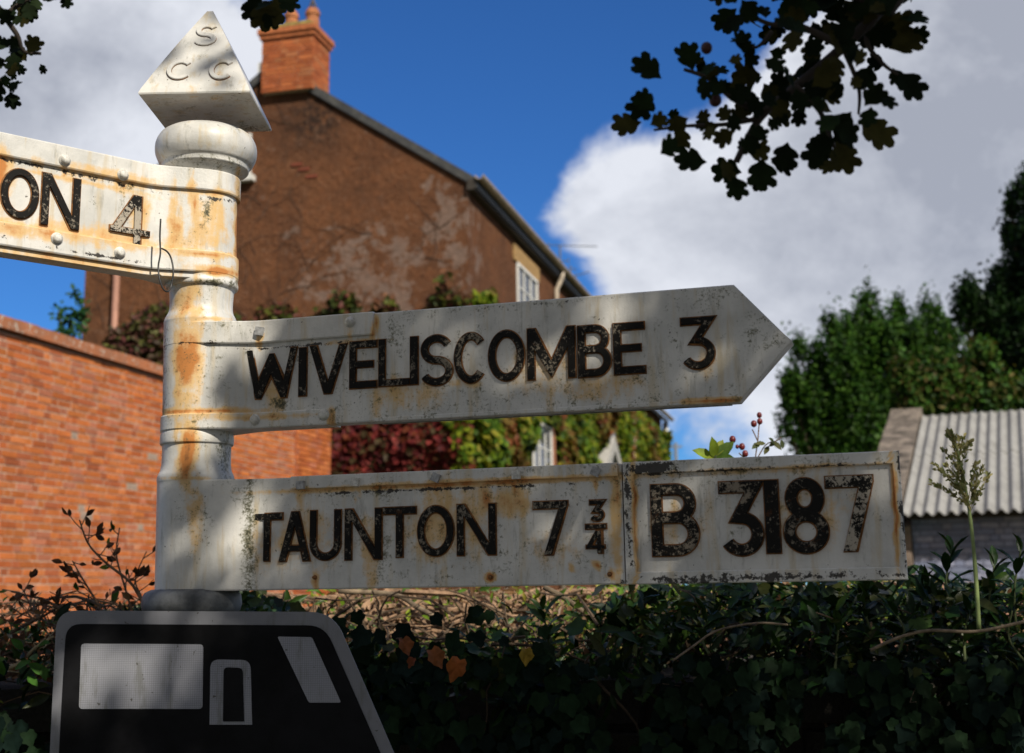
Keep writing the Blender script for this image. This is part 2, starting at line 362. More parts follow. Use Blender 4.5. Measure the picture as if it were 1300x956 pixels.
def curve_prof(pts):   # smooth radius profile through (pixel row, pixel radius)
    out = []
    for i in range(len(pts)-1):
        p0 = pts[max(i-1, 0)]; p1 = pts[i]; p2 = pts[i+1]; p3 = pts[min(i+2, len(pts)-1)]
        for s in range(6):
            t = s/6; q = []
            for c in (0, 1):
                a, b, cc, d = p0[c], p1[c], p2[c], p3[c]
                q.append(b + .5*t*((cc-a) + t*(2*a-5*b+4*cc-d + t*(3*(b-cc)+d-a))))
            out.append(q)
    out.append(pts[-1]); return [(zpx(y), rpx(r)) for y, r in out]
prof = curve_prof([(157, 52), (163, 61), (174, 66.5), (186, 66.5), (196, 62), (200, 58), (203, 57), (206, 56), (210, 49), (216, 43), (225, 42)])
lower = curve_prof([(340, 44), (345, 46), (350, 46), (355, 47), (359, 46), (362, 42), (380, 40.5), (390, 41.5), (397, 45), (403, 47), (406, 47)])
mid_ = curve_prof([(543, 44), (548, 46), (556, 46.5), (561, 46), (564, 43.5), (585, 43.5), (595, 45), (602, 48), (608, 48.5), (611, 48)])
basep = [(zpx(748), rpx(50)), (zpx(752), rpx(58)), (zpx(757), rpx(61)), (zpx(768), rpx(62)), (zpx(776), rpx(60)), (zpx(782), rpx(52)), (zpx(800), rpx(48)), (.95, rpx(48)), (.93, rpx(56)), (.90, rpx(56)), (.88, rpx(50)), (.30, rpx(52)), (.28, rpx(66)), (.02, rpx(70)), (-.05, rpx(70))]
full = prof[::1] + lower + mid_ + [q for q in basep if q[0] > 99] + [(zpx(748), rpx(46)), (zpx(800), rpx(46)), (.95, rpx(46))]+[q for q in basep if q[0] < .94]
full = sorted(full, key=lambda q: -q[0])
mb = MB().lathe(AX, subdiv_profile(full)[::-1], 72); mki('column', mb, smooth=True)
MB().lathe(AX, [(z_, r__) for z_, r__ in basep if z_ > .96][::-1], 72).mk('base_collar', simple('shade_dark_paint', (.13, .135, .14), .6, .5, 30, .4, .002), post, smooth=True, label='collar under the lowest arm with its shade painted in dark grey')  # collar colour darkened to stand in for the shade under the arm
# finial: four sided pyramid on its own thin base block
ZP, ZAP, SS, PSI = .7556+CZ, .9350+CZ, .1704/2, -.0108
ux = Vector((math.cos(PSI), math.sin(PSI), 0)); uy = Vector((-math.sin(PSI), math.cos(PSI), 0))
pv = []; pf = []
def pyrow(z, s, n=24):
    base = len(pv)
    cs = [(-1, -1), (1, -1), (1, 1), (-1, 1)]
    for k in range(4):
        a, b = cs[k], cs[(k+1) % 4]
        for j in range(n):
            t = j/n; pv.append(AX + ux*s*(a[0]+(b[0]-a[0])*t) + uy*s*(a[1]+(b[1]-a[1])*t) + Z*z)
    return base, n*4
rows = [pyrow(ZP+.0006, .045)] + [pyrow(ZP+.0003*0, SS*q) for q in (.7, .85, .965, .99)] + [pyrow(ZP+.0025, SS)] 
for i in range(1, 22):
    t = i/22; rows.append(pyrow(ZP+.0025+(ZAP-ZP-.0025)*t, SS*(1-t)+.0006+.0018*math.sin(math.pi*t)))
for (b0, n), (b1, _) in zip(rows, rows[1:]):
    for j in range(n): pf.append([b0+j, b0+(j+1) % n, b1+(j+1) % n, b1+j])
pf.append(list(range(rows[0][0], rows[0][0]+rows[0][1]))[::-1]); pf.append(list(range(rows[-1][0], rows[-1][0]+rows[-1][1])))
fin = MB(); fin.v = pv; fin.f = pf
finial = mki('finial', fin)

# ---- glyphs as closed outlines in a W x H box with stroke s
def arc(cx, cy, rx, ry, a0, a1, n): return [(cx+rx*math.cos(R(a0+(a1-a0)*i/n)), cy+ry*math.sin(R(a0+(a1-a0)*i/n))) for i in range(n+1)]
def ribbon(pts, s, closed=False, lim=2.2):
    n = len(pts); L, Rr = [], []
    for i in range(n):
        p = Vector(pts[i])
        a = Vector(pts[(i-1) % n]) if (closed or i > 0) else None; b = Vector(pts[(i+1) % n]) if (closed or i < n-1) else None
        d0 = (p-a).normalized() if a else (b-p).normalized(); d1 = (b-p).normalized() if b else d0
        n0 = Vector((-d0.y, d0.x)); n1 = Vector((-d1.y, d1.x)); mm = (n0+n1)
        mm = mm.normalized() if mm.length > 1e-6 else n0
        k = min(lim, 1/max(.2, mm.dot(n0)))
        L.append(p+mm*s/2*k); Rr.append(p-mm*s/2*k)
    return L, Rr
def glyph(ch, W, H, s):
    """list of pieces; piece = ('poly', pts) or ('strip', L, R, closed)"""
    hw = s*1.1; hb = hw/2; out = []
    if ch in 'I1': out.append(('poly', [(0, 0), (W, 0), (W, H), (0, H)]))
    elif ch == 'L': out.append(('poly', [(0, 0), (W, 0), (W, s*.95), (s, s*.95), (s, H), (0, H)]))
    elif ch == 'T': out.append(('poly', [(W/2-s/2, 0), (W/2+s/2, 0), (W/2+s/2, H-s), (W, H-s), (W, H), (0, H), (0, H-s), (W/2-s/2, H-s)]))
    elif ch == 'E':
        m0, m1 = H/2-s*.45, H/2+s*.5
        out.append(('poly', [(0, 0), (W, 0), (W, s), (s, s), (s, m0), (W*.88, m0), (W*.88, m1), (s, m1), (s, H-s), (W, H-s), (W, H), (0, H)]))
    elif ch == 'V':
        yi = H*(1-(W/2-hw)/(W/2-hb)); out.append(('poly', [(0, H), (W/2-hb, 0), (W/2+hb, 0), (W, H), (W-hw, H), (W/2, yi), (hw, H)]))
    elif ch == 'A':
        yi = H*(W/2-hw)/(W/2-hb); out.append(('poly', [(0, 0), (hw, 0), (W/2, yi), (W-hw, 0), (W, 0), (W/2+hb, H), (W/2-hb, H)]))
        k = (W/2-hb)/H; y0, y1 = H*.2, H*.2+s*.85
        out.append(('poly', [(hw+k*y0-.3*s, y0), (W-hw-k*y0+.3*s, y0), (W-hw-k*y1+.3*s, y1), (hw+k*y1-.3*s, y1)]))
    elif ch == 'W':
        x1, x2 = .25*W, .75*W; hw = s*.95; hb = hw*.42; hm = .90*H; k = H/(x1-hb); yi = H-k*(x1-hw); km = (hm)/(.5*W-x1); yo = hm-km*hw*.98
        out.append(('poly', [(0, H), (x1-hb, 0), (x1+hb, 0), (.5*W, yo), (x2-hb, 0), (x2+hb, 0), (W, H), (W-hw, H), (x2, max(yi, .3*H)), (.5*W+hb*.8, hm), (.5*W-hb*.8, hm), (x1, max(yi, .3*H)), (hw, H)]))
    elif ch == 'N':
        k = H/(W-hw); out.append(('poly', [(0, 0), (s, 0), (s, H-k*s), (W-hw, 0), (W, 0), (W, H), (W-s, H), (W-s, H-k*(W-s-hw)), (hw, H), (0, H)]))
    elif ch == 'M':
        y0 = .04*H; k = (H-y0)/(W/2); out.append(('poly', [(0, 0), (s, 0), (s, H-k*s-.12*H), (W/2-.1*s, y0), (W/2+.1*s, y0), (W-s, H-k*s-.12*H), (W-s, 0), (W, 0), (W, H), (W-hw, H), (W/2, H-k*(W/2-hw)), (hw, H), (0, H)]))
    elif ch == '7': out.append(('poly', [(0, H-s), (0, H), (W, H), (W, H-s*.55), (.30*W+hw, 0), (.30*W, 0), (W-hw*1.1, H-s)]))
    elif ch == '4':
        xs = .60*W; yb = .20*H
        out.append(('poly', [(xs, 0), (xs+s, 0), (xs+s, H), (xs, H)])); out.append(('poly', [(0, yb), (W, yb), (W, yb+s*.8), (0, yb+s*.8)]))
        out.append(('poly', [(0, yb+.002), (hw*1.1, yb+.002), (xs+.3*s, H-.35*s-hw*.6), (xs+.3*s, H), (xs-.25*s, H)]))
    elif ch == 'O': out.append(('strip', *ribbon(arc(W/2, H/2, W/2-s/2, H/2-s/2, 0, 360, 44)[:-1], s, True), True))
    elif ch == 'C': out.append(('strip', *ribbon(arc(W/2+.02*W, H/2, W/2-s/2, H/2-s/2, 42, 318, 34), s), False))
    elif ch == 'S':
        r = W/2-s/2; t = (H-s)/4
        p = arc(W/2, H-s/2-t, r*.93, t, 25, 270, 22) + arc(W/2, s/2+t, r, t, 90, -155, 22)[1:]
        out.append(('strip', *ribbon(p, s), False))
    elif ch == '3':
        rb = min(.31*H, W/2)-s/2; cy = s/2+rb*1.02
        p = [(0.02*W, H-s/2), (W*.93-s*.35, H-s/2), (W*.44, cy+rb*1.02)] + arc(W/2, cy, W/2-s/2, rb, 78, -150, 26)
        out.append(('strip', *ribbon(p, s), False))
    elif ch == '8':
        yt = H*.53; ra = (H-yt+s*.0)/2
        out.append(('strip', *ribbon(arc(W/2, yt+ra-s*.25, W*.43-s/2, ra-s*.25, 0, 360, 36)[:-1], s, True), True))
        rb = (yt+s*.3)/2; out.append(('strip', *ribbon(arc(W/2, rb, W/2-s/2, rb-s/2, 0, 360, 40)[:-1], s, True), True))
    elif ch == 'B':
        ym = H*.53; out.append(('poly', [(0, 0), (s, 0), (s, H), (0, H)]))
        r1 = (H-s/2-ym)/2; r2 = (ym-s/2)/2
        out.append(('strip', *ribbon([(s*.9, H-s/2)] + arc(W*.94-s/2-r1, ym+r1, r1, r1, 90, -90, 16) + [(s*.9, ym)], s), False))
        out.append(('strip', *ribbon([(s*.9, ym)] + arc(W-s/2-r2, s/2+r2, r2, r2, 90, -90, 16) + [(s*.9, s/2)], s), False))
    elif ch == 'U':
        r = (W-s)/2; out.append(('strip', *ribbon([(s/2, H), (s/2, r+s/2)] + arc(W/2, r+s/2, r, r, 180, 360, 18)[1:-1] + [(W-s/2, r+s/2), (W-s/2, H)], s), False))
    elif ch == '-': out.append(('poly', [(0, 0), (W, 0), (W, H), (0, H)]))
    return out
def extrude_glyph(mb, pieces, fmap, z0, z1, ch=.0007):
    """fmap(x, y, h) -> world; h = height above plate"""
    for q, pc in enumerate(pieces):
        zt = z1 + .00035*q
        if pc[0] == 'poly':
            pts = pc[1]; n = len(pts)
            mb.add([fmap(x, y, z0) for x, y in pts] + [fmap(x, y, zt) for x, y in pts], [list(range(n, 2*n))] + [(i, (i+1) % n, (i+1) % n+n, i+n) for i in range(n)])
        else:
            L, Rr, closed = pc[1], pc[2], pc[3]; n = len(L)
            # crowned strip: edges slightly lower than the middle, as in cast letters
            rowsv = []
            for l, r in zip(L, Rr):
                a = l.lerp(r, .09); b = l.lerp(r, .91)
                rowsv += [fmap(l.x, l.y, z0), fmap(l.x, l.y, zt-ch), fmap(a.x, a.y, zt), fmap(b.x, b.y, zt), fmap(r.x, r.y, zt-ch), fmap(r.x, r.y, z0)]
            fs = []
            for i in range(n if closed else n-1):
                j = (i+1) % n
                for k in range(5): fs.append((i*6+k, j*6+k, j*6+k+1, i*6+k+1))
            if not closed: fs += [[k for k in range(6)], [(n-1)*6+k for k in range(5, -1, -1)]]
            mb.add(rowsv, fs)

class Arm:
    def __init__(s, ang, left=False, off=.034, r=.0485, tb=.10):
        s.d = Vector((math.cos(ang), math.sin(ang), 0)) if not left else Vector((-math.cos(ang), -math.sin(ang), 0))
        s.n = Vector((math.sin(ang), -math.cos(ang), 0)); s.off = off; s.r = r; s.tb = tb; s.left = left
    def at(s, t, z, h=0): return AX + s.d*t + s.n*(s.off+h) + Z*z
    def inv(s, px, py, h=0):
        p = onplane(px, py, s.at(0, 0, h), s.n); return (p-AX).dot(s.d), p.z
    def lat(s, t):
        if t <= 0: return s.r
        if t >= s.tb: return s.off
        q = t/s.tb; q = q*q*(3-2*q); return s.r+(s.off-s.r)*q
    def outline(s, t1, step=.006, ext=0.0, t0=None, tstop=None):
        """plan points (t, l) from tip on the front side round the post to the tip at the back"""
        n = max(2, int(t1/step)); ts = [t1*(n-i)/n for i in range(n)]
        fr = [(t, s.lat(t)+ext) for t in ts]; rr = s.r+ext
        ar = [(rr*math.cos(R(a)), rr*math.sin(R(a))) for a in np.linspace(90, 270, 31)]
        return fr + ar + [(t, -l) for t, l in fr[::-1]]
    def world(s, t, l, z): return AX + s.d*t + s.n*l + Z*z
    def surf(s, t1, zf, ext=0.0, dz=.005, step=.006):
        ol = s.outline(t1, step, ext); n = len(ol); mb = MB(); zs0 = zf(0); m = max(1, int((zs0[1]-zs0[0])/dz))
        for t, l in ol:
            a, b = zf(t)
            e = .0022 if t1 > 0 else 0
            col = [a, a+.0018]+[a+(b-a)*j/m for j in range(1, m)]+[b-.0018, b] if m > 2 else [a, a+.001, b-.001, b]
            for j, z in enumerate(col):
                k = .0012 if j in (0, len(col)-1) else 0
                mb.v.append(s.world(t - (0 if l > 0 or l < 0 else 0), l*(1-k/abs(l)) if abs(l) > 1e-6 else l, z))
            K = len(col)
        for i in range(n-1):
            for j in range(K-1): mb.f.append([i*K+j, i*K+j+1, (i+1)*K+j+1, (i+1)*K+j])
        for j in range(K-1): mb.f.append([(n-1)*K+j, (n-1)*K+j+1, j+1, j])
        for i in range(n//2):   # caps join mirrored columns
            a, b = i, n-1-i; c, d_ = i+1, n-2-i
            if c >= d_:
                if c > d_: break
                mb.f.append([a*K, b*K, c*K]); mb.f.append([a*K+K-1, c*K+K-1, b*K+K-1]); break
            mb.f.append([a*K, b*K, d_*K, c*K]); mb.f.append([a*K+K-1, c*K+K-1, d_*K+K-1, b*K+K-1])
        return mb
    def letters(s, items, h0, parent, rel=.0042, stroke=.132, m=M_LET):
        for it in items:
            ch, xl, xr, yt, yb = it[:5]; mm = it[5] if len(it) > 5 else m; sk = it[6] if len(it) > 6 else stroke
            ym, xm = (yt+yb)/2, (xl+xr)/2
            tl = s.inv(xl, ym, h0+rel)[0]; tr = s.inv(xr, ym, h0+rel)[0]; z1 = s.inv(xm, yt, h0+rel)[1]; z0 = s.inv(xm, yb, h0+rel)[1]
            W, H = abs(tr-tl), z1-z0; sg = 1 if tr > tl else -1; st = sk*H if ch != '-' else H
            f = lambda x, y, h: s.at(tl+sg*x, z0+y, h0+h)
            mb = MB(); extrude_glyph(mb, glyph(ch, W, H, st), f, -.001, rel)
            kd = 'numeral' if ch in '134878-7' else 'letter'
            if ch == '-': kd = 'fraction_bar'
            o = mb.mk(kd, mm, parent)
            e = .0016; f2 = lambda x, y, h: s.at(tl+sg*(x-e), z0+y-e, h0+h)
            mb = MB(); extrude_glyph(mb, glyph(ch, W+2*e, H+2*e, st+2*e), f2, -.001, rel*.35, .0001)
            k = len(o.data.vertices); me = o.data
            # rust skirt joined into the same letter mesh as a second material
            me.materials.append(M_RUST_SHADE)
            base = LOC[parent.name]; v0 = [tuple(v.co) for v in me.vertices]; f0 = [tuple(p.vertices) for p in me.polygons]
            nv = v0+[tuple(p-base) for p in mb.v]; nf = f0+[tuple(i+k for i in ff) for ff in mb.f]
            me.clear_geometry(); me.from_pydata(nv, [], nf); me.polygons.foreach_set('material_index', [0]*len(f0)+[1]*(len(nf)-len(f0))); me.update()
    def bolt(s, px, py, h0, parent, kind='dome', r=.0075, m=None):
        t, z = s.inv(px, py, h0); c = s.at(t, z, h0); mb = MB(); u = s.d; rot = random.uniform(-.5, .5)
        if kind == 'square':
            a = u*math.cos(rot)+Z*math.sin(rot); b = Z*math.cos(rot)-u*math.sin(rot)
            if kind == 'square': mb.box(c, a, b, s.n, -r, r, -r, r, -.002, .006)
        else:
            prof_ = [(r*1.35, -.001), (r*1.35, .0012), (r, .0014), (r, .004), (r*.8, .0062), (r*.4, .0072)]
            base = len(mb.v); k = 14
            for rr, hh in prof_:
                for j in range(k): an = 2*math.pi*j/k; mb.v.append(c+(u*math.cos(an)+Z*math.sin(an))*rr+s.n*hh)
            for i in range(len(prof_)-1):
                for j in range(k): mb.f.append([i*k+j, i*k+(j+1) % k, (i+1)*k+(j+1) % k, (i+1)*k+j])
            mb.f.append(list(range((len(prof_)-1)*k, len(prof_)*k)))
        mb.mk('bolt', m or (M_BOLTW if kind == 'dome' else M_BOLT), parent, smooth=(kind == 'dome'))
    def band(s, t1, z0, z1, ext, parent, name='clamp_strap', m=None):
        mb = s.surf(t1, lambda t: (z0, z1), ext, .006); return mki(name, mb, parent)
    def bar(s, t0, t1, z0, z1, h, parent, name='clamp_strap'):
        """flat bar on the front face and its twin on the back"""
        mb = MB(); n = max(2, int(abs(t1-t0)/.008)); zz = [z0, z0+.001, z0+(z1-z0)*.35, z0+(z1-z0)*.65, z1-.001, z1]
        for sg in (1, -1):
            base = len(mb.v)
            for i in range(n+1):
                t = t0+(t1-t0)*i/n
                mb.v.append(s.world(t, sg*(s.off-.001), z0))
                for j, z in enumerate(zz): mb.v.append(s.world(t, sg*(s.off+h-(.0008 if j in (0, 5) else 0)), z))
                mb.v.append(s.world(t, sg*(s.off-.001), z1))
            K = 8
            for i in range(n):
                for j in range(K-1): mb.f.append([base+i*K+j, base+(i+1)*K+j, base+(i+1)*K+j+1, base+i*K+j+1])
            mb.f.append([base+j for j in range(K)]); mb.f.append([base+n*K+j for j in range(K-1, -1, -1)])
        return mki(name, mb, parent)

A1 = -.2822
# -- middle arm (arrow)
W_ = Arm(A1, off=.015, r=.0485, tb=.115)
zw0, zw1, zwt = .2484+CZ, .4077+CZ, .3249+CZ
def zfW(t):
    if t <= .8127: return (zw0+.0, zw1)
    q = (t-.8127)/(.8851-.8127); q = min(q, .985)
    return (zw0+(zwt-zw0)*q, zw1+(zwt-zw1)*q)
armW = mki('finger_arm', W_.surf(.8851, zfW), smooth=False, label='middle arm with an arrow tip reading WIVELISCOMBE 3')
tA = W_.inv(475, 408)[0]; tB = W_.inv(420, 530)[0]
zT = W_.inv(440, 428)[1]; zB = W_.inv(380, 521)[1]
W_.band(tA, zT, zw1+.001, .006, armW); W_.band(tB, zw0-.0015, zB, .006, armW)
for x, y in ((330.6, 421), (444.5, 409)): W_.bolt(x, y, .006, armW, 'square' if x < 400 else 'dome', .0062)
for x, y in ((323.5, 533), (411, 526.5)): W_.bolt(x, y, .006, armW, 'dome', .0065)
W_.bar(tA+.002, .80, zw0-.001, zw0+.005, .0022, armW, 'bottom_rim')
W_.letters([('W', 312, 375.5, 443, 505), ('I', 379, 388, 441.5, 502), ('V', 392.5, 439, 438, 499), ('E', 443.5, 477, 433, 492), ('L', 480.5, 519, 430, 489), ('I', 520.5, 529.5, 427.4, 487.5), ('S', 533, 573.7, 425, 489), ('C', 575.5, 617, 422, 486),
            ('O', 619.7, 665, 419, 483), ('M', 669.5, 729.5, 415.5, 480), ('B', 733.6, 775, 412.5, 477.5), ('E', 779, 818, 409.5, 474), ('3', 864, 906.5, 402.5, 468.5)], 0, armW)
# -- lower arm
T_ = Arm(A1, off=.015, r=.0490, tb=.14)
zt0, zt1 = .0128+CZ, .1728+CZ
tP = T_.inv(791, 660)[0]
armT = mki('finger_arm', T_.surf(tP, lambda t: (zt0, zt1), 0), label='lower arm reading TAUNTON with seven and three quarters')
a = T_.inv(371, 615)[0]; b = T_.inv(785, 600)[0]
T_.bar(a, b, T_.inv(580, 613)[1], zt1+.001, .0055, armT)
for i, (x, y) in enumerate(((382.6, 616), (452, 612), (554, 606.5), (656, 603), (756.6, 599))):
    T_.bolt(x, y, .0055, armT, 'square', .0058, M_BOLTW if i in (3, 1) else M_BOLT)
for x, y in ((400, 733), (623, 733), (774, 729)): T_.bolt(x, y, 0, armT, 'dome', .0024, M_RUST_SHADE)
T_.letters([('T', 319, 357, 652, 712), ('A', 354, 393, 650, 712), ('U', 393, 431.5, 648, 711), ('N', 437.5, 483.5, 646, 710), ('T', 486, 527, 644, 707), ('O', 529.5, 575, 642, 706), ('N', 580, 628.5, 640, 704.5), ('7', 677, 720.5, 636.5, 704),
            ('3', 748, 766, 635, 661.5, M_LET, .19), ('-', 743, 769, 665.6, 671), ('4', 744, 767, 674, 702, M_LET, .18)], 0, armT)
# -- route number plate bolted to the end of the lower arm
plate = empty('route_plate', (0, 0, 0), None, None); plate.parent = post
LOC[plate.name] = LOC[post.name]; plate.location = (0, 0, 0)
bpy.data.objects.remove(plate)
t0, t1 = T_.inv(793.5, 665)[0], 1.0109
zz0, zz1 = zt0-.0005, zt1+.001
ti0 = T_.inv(807.5, 665)[0]; ti1 = T_.inv(1137.5, 655)[0]
zi1 = T_.inv(970, 596)[1]; zi0 = T_.inv(970, 723)[1]
mb = MB(); g = .006
nt, nz = 90, 24
def slab(tlo, thi, zlo, zhi, h0, h1, nt, nz):
    for sg in (1, -1):
        b0 = len(mb.v)
        for i in range(nt+1):
            for j in range(nz+1): mb.v.append(T_.world(tlo+(thi-tlo)*i/nt, sg*h1, zlo+(zhi-zlo)*j/nz))
        for i in range(nt):
            for j in range(nz): mb.f.append([b0+i*(nz+1)+j, b0+(i+1)*(nz+1)+j, b0+(i+1)*(nz+1)+j+1, b0+i*(nz+1)+j+1])
slab(ti0-.003, ti1+.003, zi0-.003, zi1+.003, 0, .015, nt, nz)
platep = mki('route_plate', mb, label='rectangular plate reading B 3187 with a flaking black frame')
mb = MB()
outer = [(t0, zz0), (t1, zz0), (t1, zz1), (t0, zz1)]; inner = [(ti0, zi0), (ti1, zi0), (ti1, zi1), (ti0, zi1)]
for k in range(4):
    o0, o1 = outer[k], outer[(k+1) % 4]; i0, i1 = inner[k], inner[(k+1) % 4]
    n = 80 if k % 2 == 0 else 24
    H0, H1 = .013, .0205
    for sg in (1, -1):
        b0 = len(mb.v)
        for q in range(n+1):
            f_ = q/n
            O = (o0[0]+(o1[0]-o0[0])*f_, o0[1]+(o1[1]-o0[1])*f_); I = (i0[0]+(i1[0]-i0[0])*f_, i0[1]+(i1[1]-i0[1])*f_)
            sec = [(0, 0.0), (0, H1-.0012), (.07, H1), (.35, H1), (.65, H1), (.93, H1), (1.0, H1-.0012), (1.0, H0)]
            for u_, hh in sec: mb.v.append(T_.world(O[0]+(I[0]-O[0])*u_, sg*hh, O[1]+(I[1]-O[1])*u_))
        for q in range(n):
            for j in range(7): mb.f.append([b0+q*8+j, b0+(q+1)*8+j, b0+(q+1)*8+j+1, b0+q*8+j+1])
mki('frame', mb, platep)
T_.letters([('B', 827, 886.5, 614.5, 705.5, M_LETW), ('3', 913, 968, 611, 706, M_LETW), ('1', 971.5, 989, 609.5, 702, M_LET), ('8', 994, 1051, 606.5, 702.5, M_LET), ('7', 1050, 1110.5, 604, 699.5, M_LETR)], 0, platep, rel=.005, stroke=.147)
# -- upper left arm
L_ = Arm(.7081, True, off=.014, r=.0480, tb=.11)
zl0, zl1 = .4854+CZ, .6449+CZ
armL = mki('finger_arm', L_.surf(1.0, lambda t: (zl0, zl1)), label='upper arm with a rusty border reading ON 4 in view')
L_.band(1.0, L_.inv(60, 210)[1], zl1+.001, .0065, armL); L_.band(1.0, zl0-.001, L_.inv(60, 292)[1], .0065, armL)
L_.band(1.0, zl0-.0105, zl0-.0015, .0005, armL, 'lower_lip')
for x, y in ((82, 203.5), (156, 222), (212, 234), (72, 303), (152, 321)): L_.bolt(x, y, .0065, armL, 'dome', .0066)
L_.letters([('O', 1.7, 50, 214, 277), ('N', 53.5, 102, 223, 288), ('4', 141, 191, 247, 309, M_LETR)], 0, armL)
# finial letters, painted over in white
class PF(Arm):
    pass
e_ap = AX+Z*ZAP; fl = AX-ux*SS-uy*SS+Z*(ZP+.0025); fr_ = AX+ux*SS-uy*SS+Z*(ZP+.0025)
fn = (fr_-fl).cross(e_ap-fl).normalized()
if fn.y > 0: fn = -fn
fup = (e_ap-(fl+fr_)/2).normalized()
for ch, xl, xr, yt, yb in (('S', 245, 273, 33, 60), ('C', 209, 242, 79, 103), ('C', 263, 295, 78, 103)):
    p0 = onplane(xl, yb, fl, fn); p1 = onplane(xr, yb, fl, fn); p2 = onplane(xl, yt, fl, fn)
    ex = ux; W0 = (p1-p0).dot(ex); H0 = (p2-p0).dot(fup)
    mb = MB(); extrude_glyph(mb, glyph(ch, W0, H0, H0*.16), lambda x, y, h: p0+ex*x+fup*y+fn*(h+.0019), -.001, .0030)
    lt = mki('letter', mb, finial); me = lt.data; me.materials.append(M_RUST_SHADE); kk = len(mb.v); nf0 = len(mb.f)
    m2 = MB(); e = .0006; extrude_glyph(m2, glyph(ch, W0+2*e, H0+2*e, H0*.16+2*e), lambda x, y, h: p0+ex*(x-e)+fup*(y-e)+fn*(h+.0019), -.001, .0008, .0001)  # thin dark rim stands in for shadow round the raised letters
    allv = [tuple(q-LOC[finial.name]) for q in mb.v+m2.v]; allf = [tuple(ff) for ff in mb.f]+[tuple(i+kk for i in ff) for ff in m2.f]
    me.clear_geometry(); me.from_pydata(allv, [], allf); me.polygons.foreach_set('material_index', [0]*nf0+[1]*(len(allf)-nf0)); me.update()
# wire loop hanging on the upper arm clamp
wl = MB(); pts = []
for x, y, dy in ((204, 278, .0), (203, 300, 0), (203.5, 322, 0), (201, 338, 0), (201, 355, .004), (205, 368, .006), (211, 371, .006), (217, 364, .0), (220, 345, 0), (219, 328, -.004), (214, 319, -.004), (206, 315, -.002)):
    pts.append(L_.at(*L_.inv(x, y, .044), .044+dy))
dense = []
for i in range(len(pts)-1):
    p0, p1, p2, p3 = pts[max(i-1, 0)], pts[i], pts[i+1], pts[min(i+2, len(pts)-1)]
    for q in range(5):
        t = q/5; dense.append(p1+.5*t*((p2-p0)+t*(2*p0-5*p1+4*p2-p3+t*(3*(p1-p2)+p3-p0))))
dense.append(pts[-1])
wl.tube(dense, .0013, 8).mk('wire_loop', simple('black_cable', (.02, .02, .02), .4), label='thin black cable loop hanging from the clamp of the upper rusty arm', cat='cable', smooth=True)

# ------------------------------------------------------------------ ground
M_GR = simple('meadow_ground', (.06, .075, .03), .9, .4, 3, .5, .02)
mk('ground', [(-600, -300, 0), (600, -300, 0), (600, 1200, 0), (-600, 1200, 0)], [(0, 1, 2, 3)], M_GR, kind='structure')
M_AS = simple('asphalt', (.05, .05, .052), .85, .25, 25, .6, .004)
mk('road', [(-200, -6.0, .004), (200, -6.0, .004), (200, 1.1, .004), (-200, 1.1, .004)], [(0, 1, 2, 3)], M_AS, kind='structure')
MB().box(Vector((0, 0, 0)), Vector((1, 0, 0)), Vector((0, 1, 0)), Z, -200, 200, 1.10, 1.24, -.05, .12).mk('kerb', simple('kerb_stone', (.28, .27, .26), .8), kind='structure')
MB().box(Vector((0, 0, 0)), Vector((1, 0, 0)), Vector((0, 1, 0)), Z, -200, 200, 1.242, 2.45, -.05, .115).mk('verge', M_GR, kind='structure')

# ------------------------------------------------------------------ road sign on the post (only its upper edge is in the picture)
SY = PY-.085
rs_p = lambda x, y, h=0: P(x, y, SY-h)
def rounded(pts, rad, k=7):
    out = []; n = len(pts)
    for i in range(n):
        p = Vector(pts[i]); a = Vector(pts[i-1]); b = Vector(pts[(i+1) % n]); r = rad if not hasattr(rad, '__len__') else rad[i]
        if r <= 0: out.append(tuple(p)); continue
        da = (a-p).normalized(); db = (b-p).normalized(); q0 = p+da*r; q1 = p+db*r
        for j in range(k+1):
            t = j/k; out.append(tuple(q0.lerp(p, t).lerp(p.lerp(q1, t), t)))
    return out
rsign = empty('road_sign', (PX, SY, .9), 'grey road sign plate with a black lorry shape in front of the post foot', 'road sign')
m, n = mat('reflective_sheeting')
vor = n.new('ShaderNodeTexVoronoi', {'Vector': n.pos, 'Scale': 330.0}); vor.feature = 'DISTANCE_TO_EDGE'; vor.inputs['Randomness'].default_value = 0.0
c = n.mix(n.mapr(vor.outputs['Distance'], .02, .12), (.16, .162, .18), (.29, .295, .335)); c = n.mix(n.mapr(n.noise(n.pos, 9, 4), .35, .7, 0, .5), c, (.27, .275, .29))
c = n.mix(n.mapr(n.noise(n.vm('MULTIPLY', n.pos, (30, 30, 6)), 1.5, 6, .7), .52, .7, 0, .55), c, (.12, .12, .10)); c = n.mix(n.mapr(n.noise(n.pos, 130, 3, .6), .68, .72, 0, .8), c, (.05, .045, .03)); n.setb(c, .5, spec=.3); M_REF = m
M_BLK = simple('sign_black', (.006, .006, .007), .6, .5, 12, .05, spec=.12)
def flat(pts, h0, h1, name, m, parent, **kw):
    mb = MB(); a_ = [rs_p(x, y, h1) for x, y in pts]; mb.prism(a_, Vector((0, h1-h0, 0))); return mb.mk(name, m, parent, **kw)
out_ = rounded([(72, 775), (423, 777), (545, 1060), (58, 1060)], [26, 30, 18, 18])
flat(out_, -.003, 0, 'plate', M_REF, rsign)
inn = rounded([(84, 792), (412, 794), (520, 1040), (70, 1040)], [20, 22, 12, 12])
flat(inn, .0002, .0012, 'black_panel', M_BLK, rsign)
for pts in (rounded([(103, 817), (258, 818), (257, 900), (100, 900)], 5), rounded([(352, 808), (396, 809), (433, 892), (392, 892)], 3)):
    flat(pts, .0014, .0022, 'window_marking', M_REF, rsign)
pts = rounded([(267, 837), (318, 838), (320, 920), (266, 920)], [12, 12, 0, 0]); flat(pts, .0014, .0022, 'window_marking', M_REF, rsign)
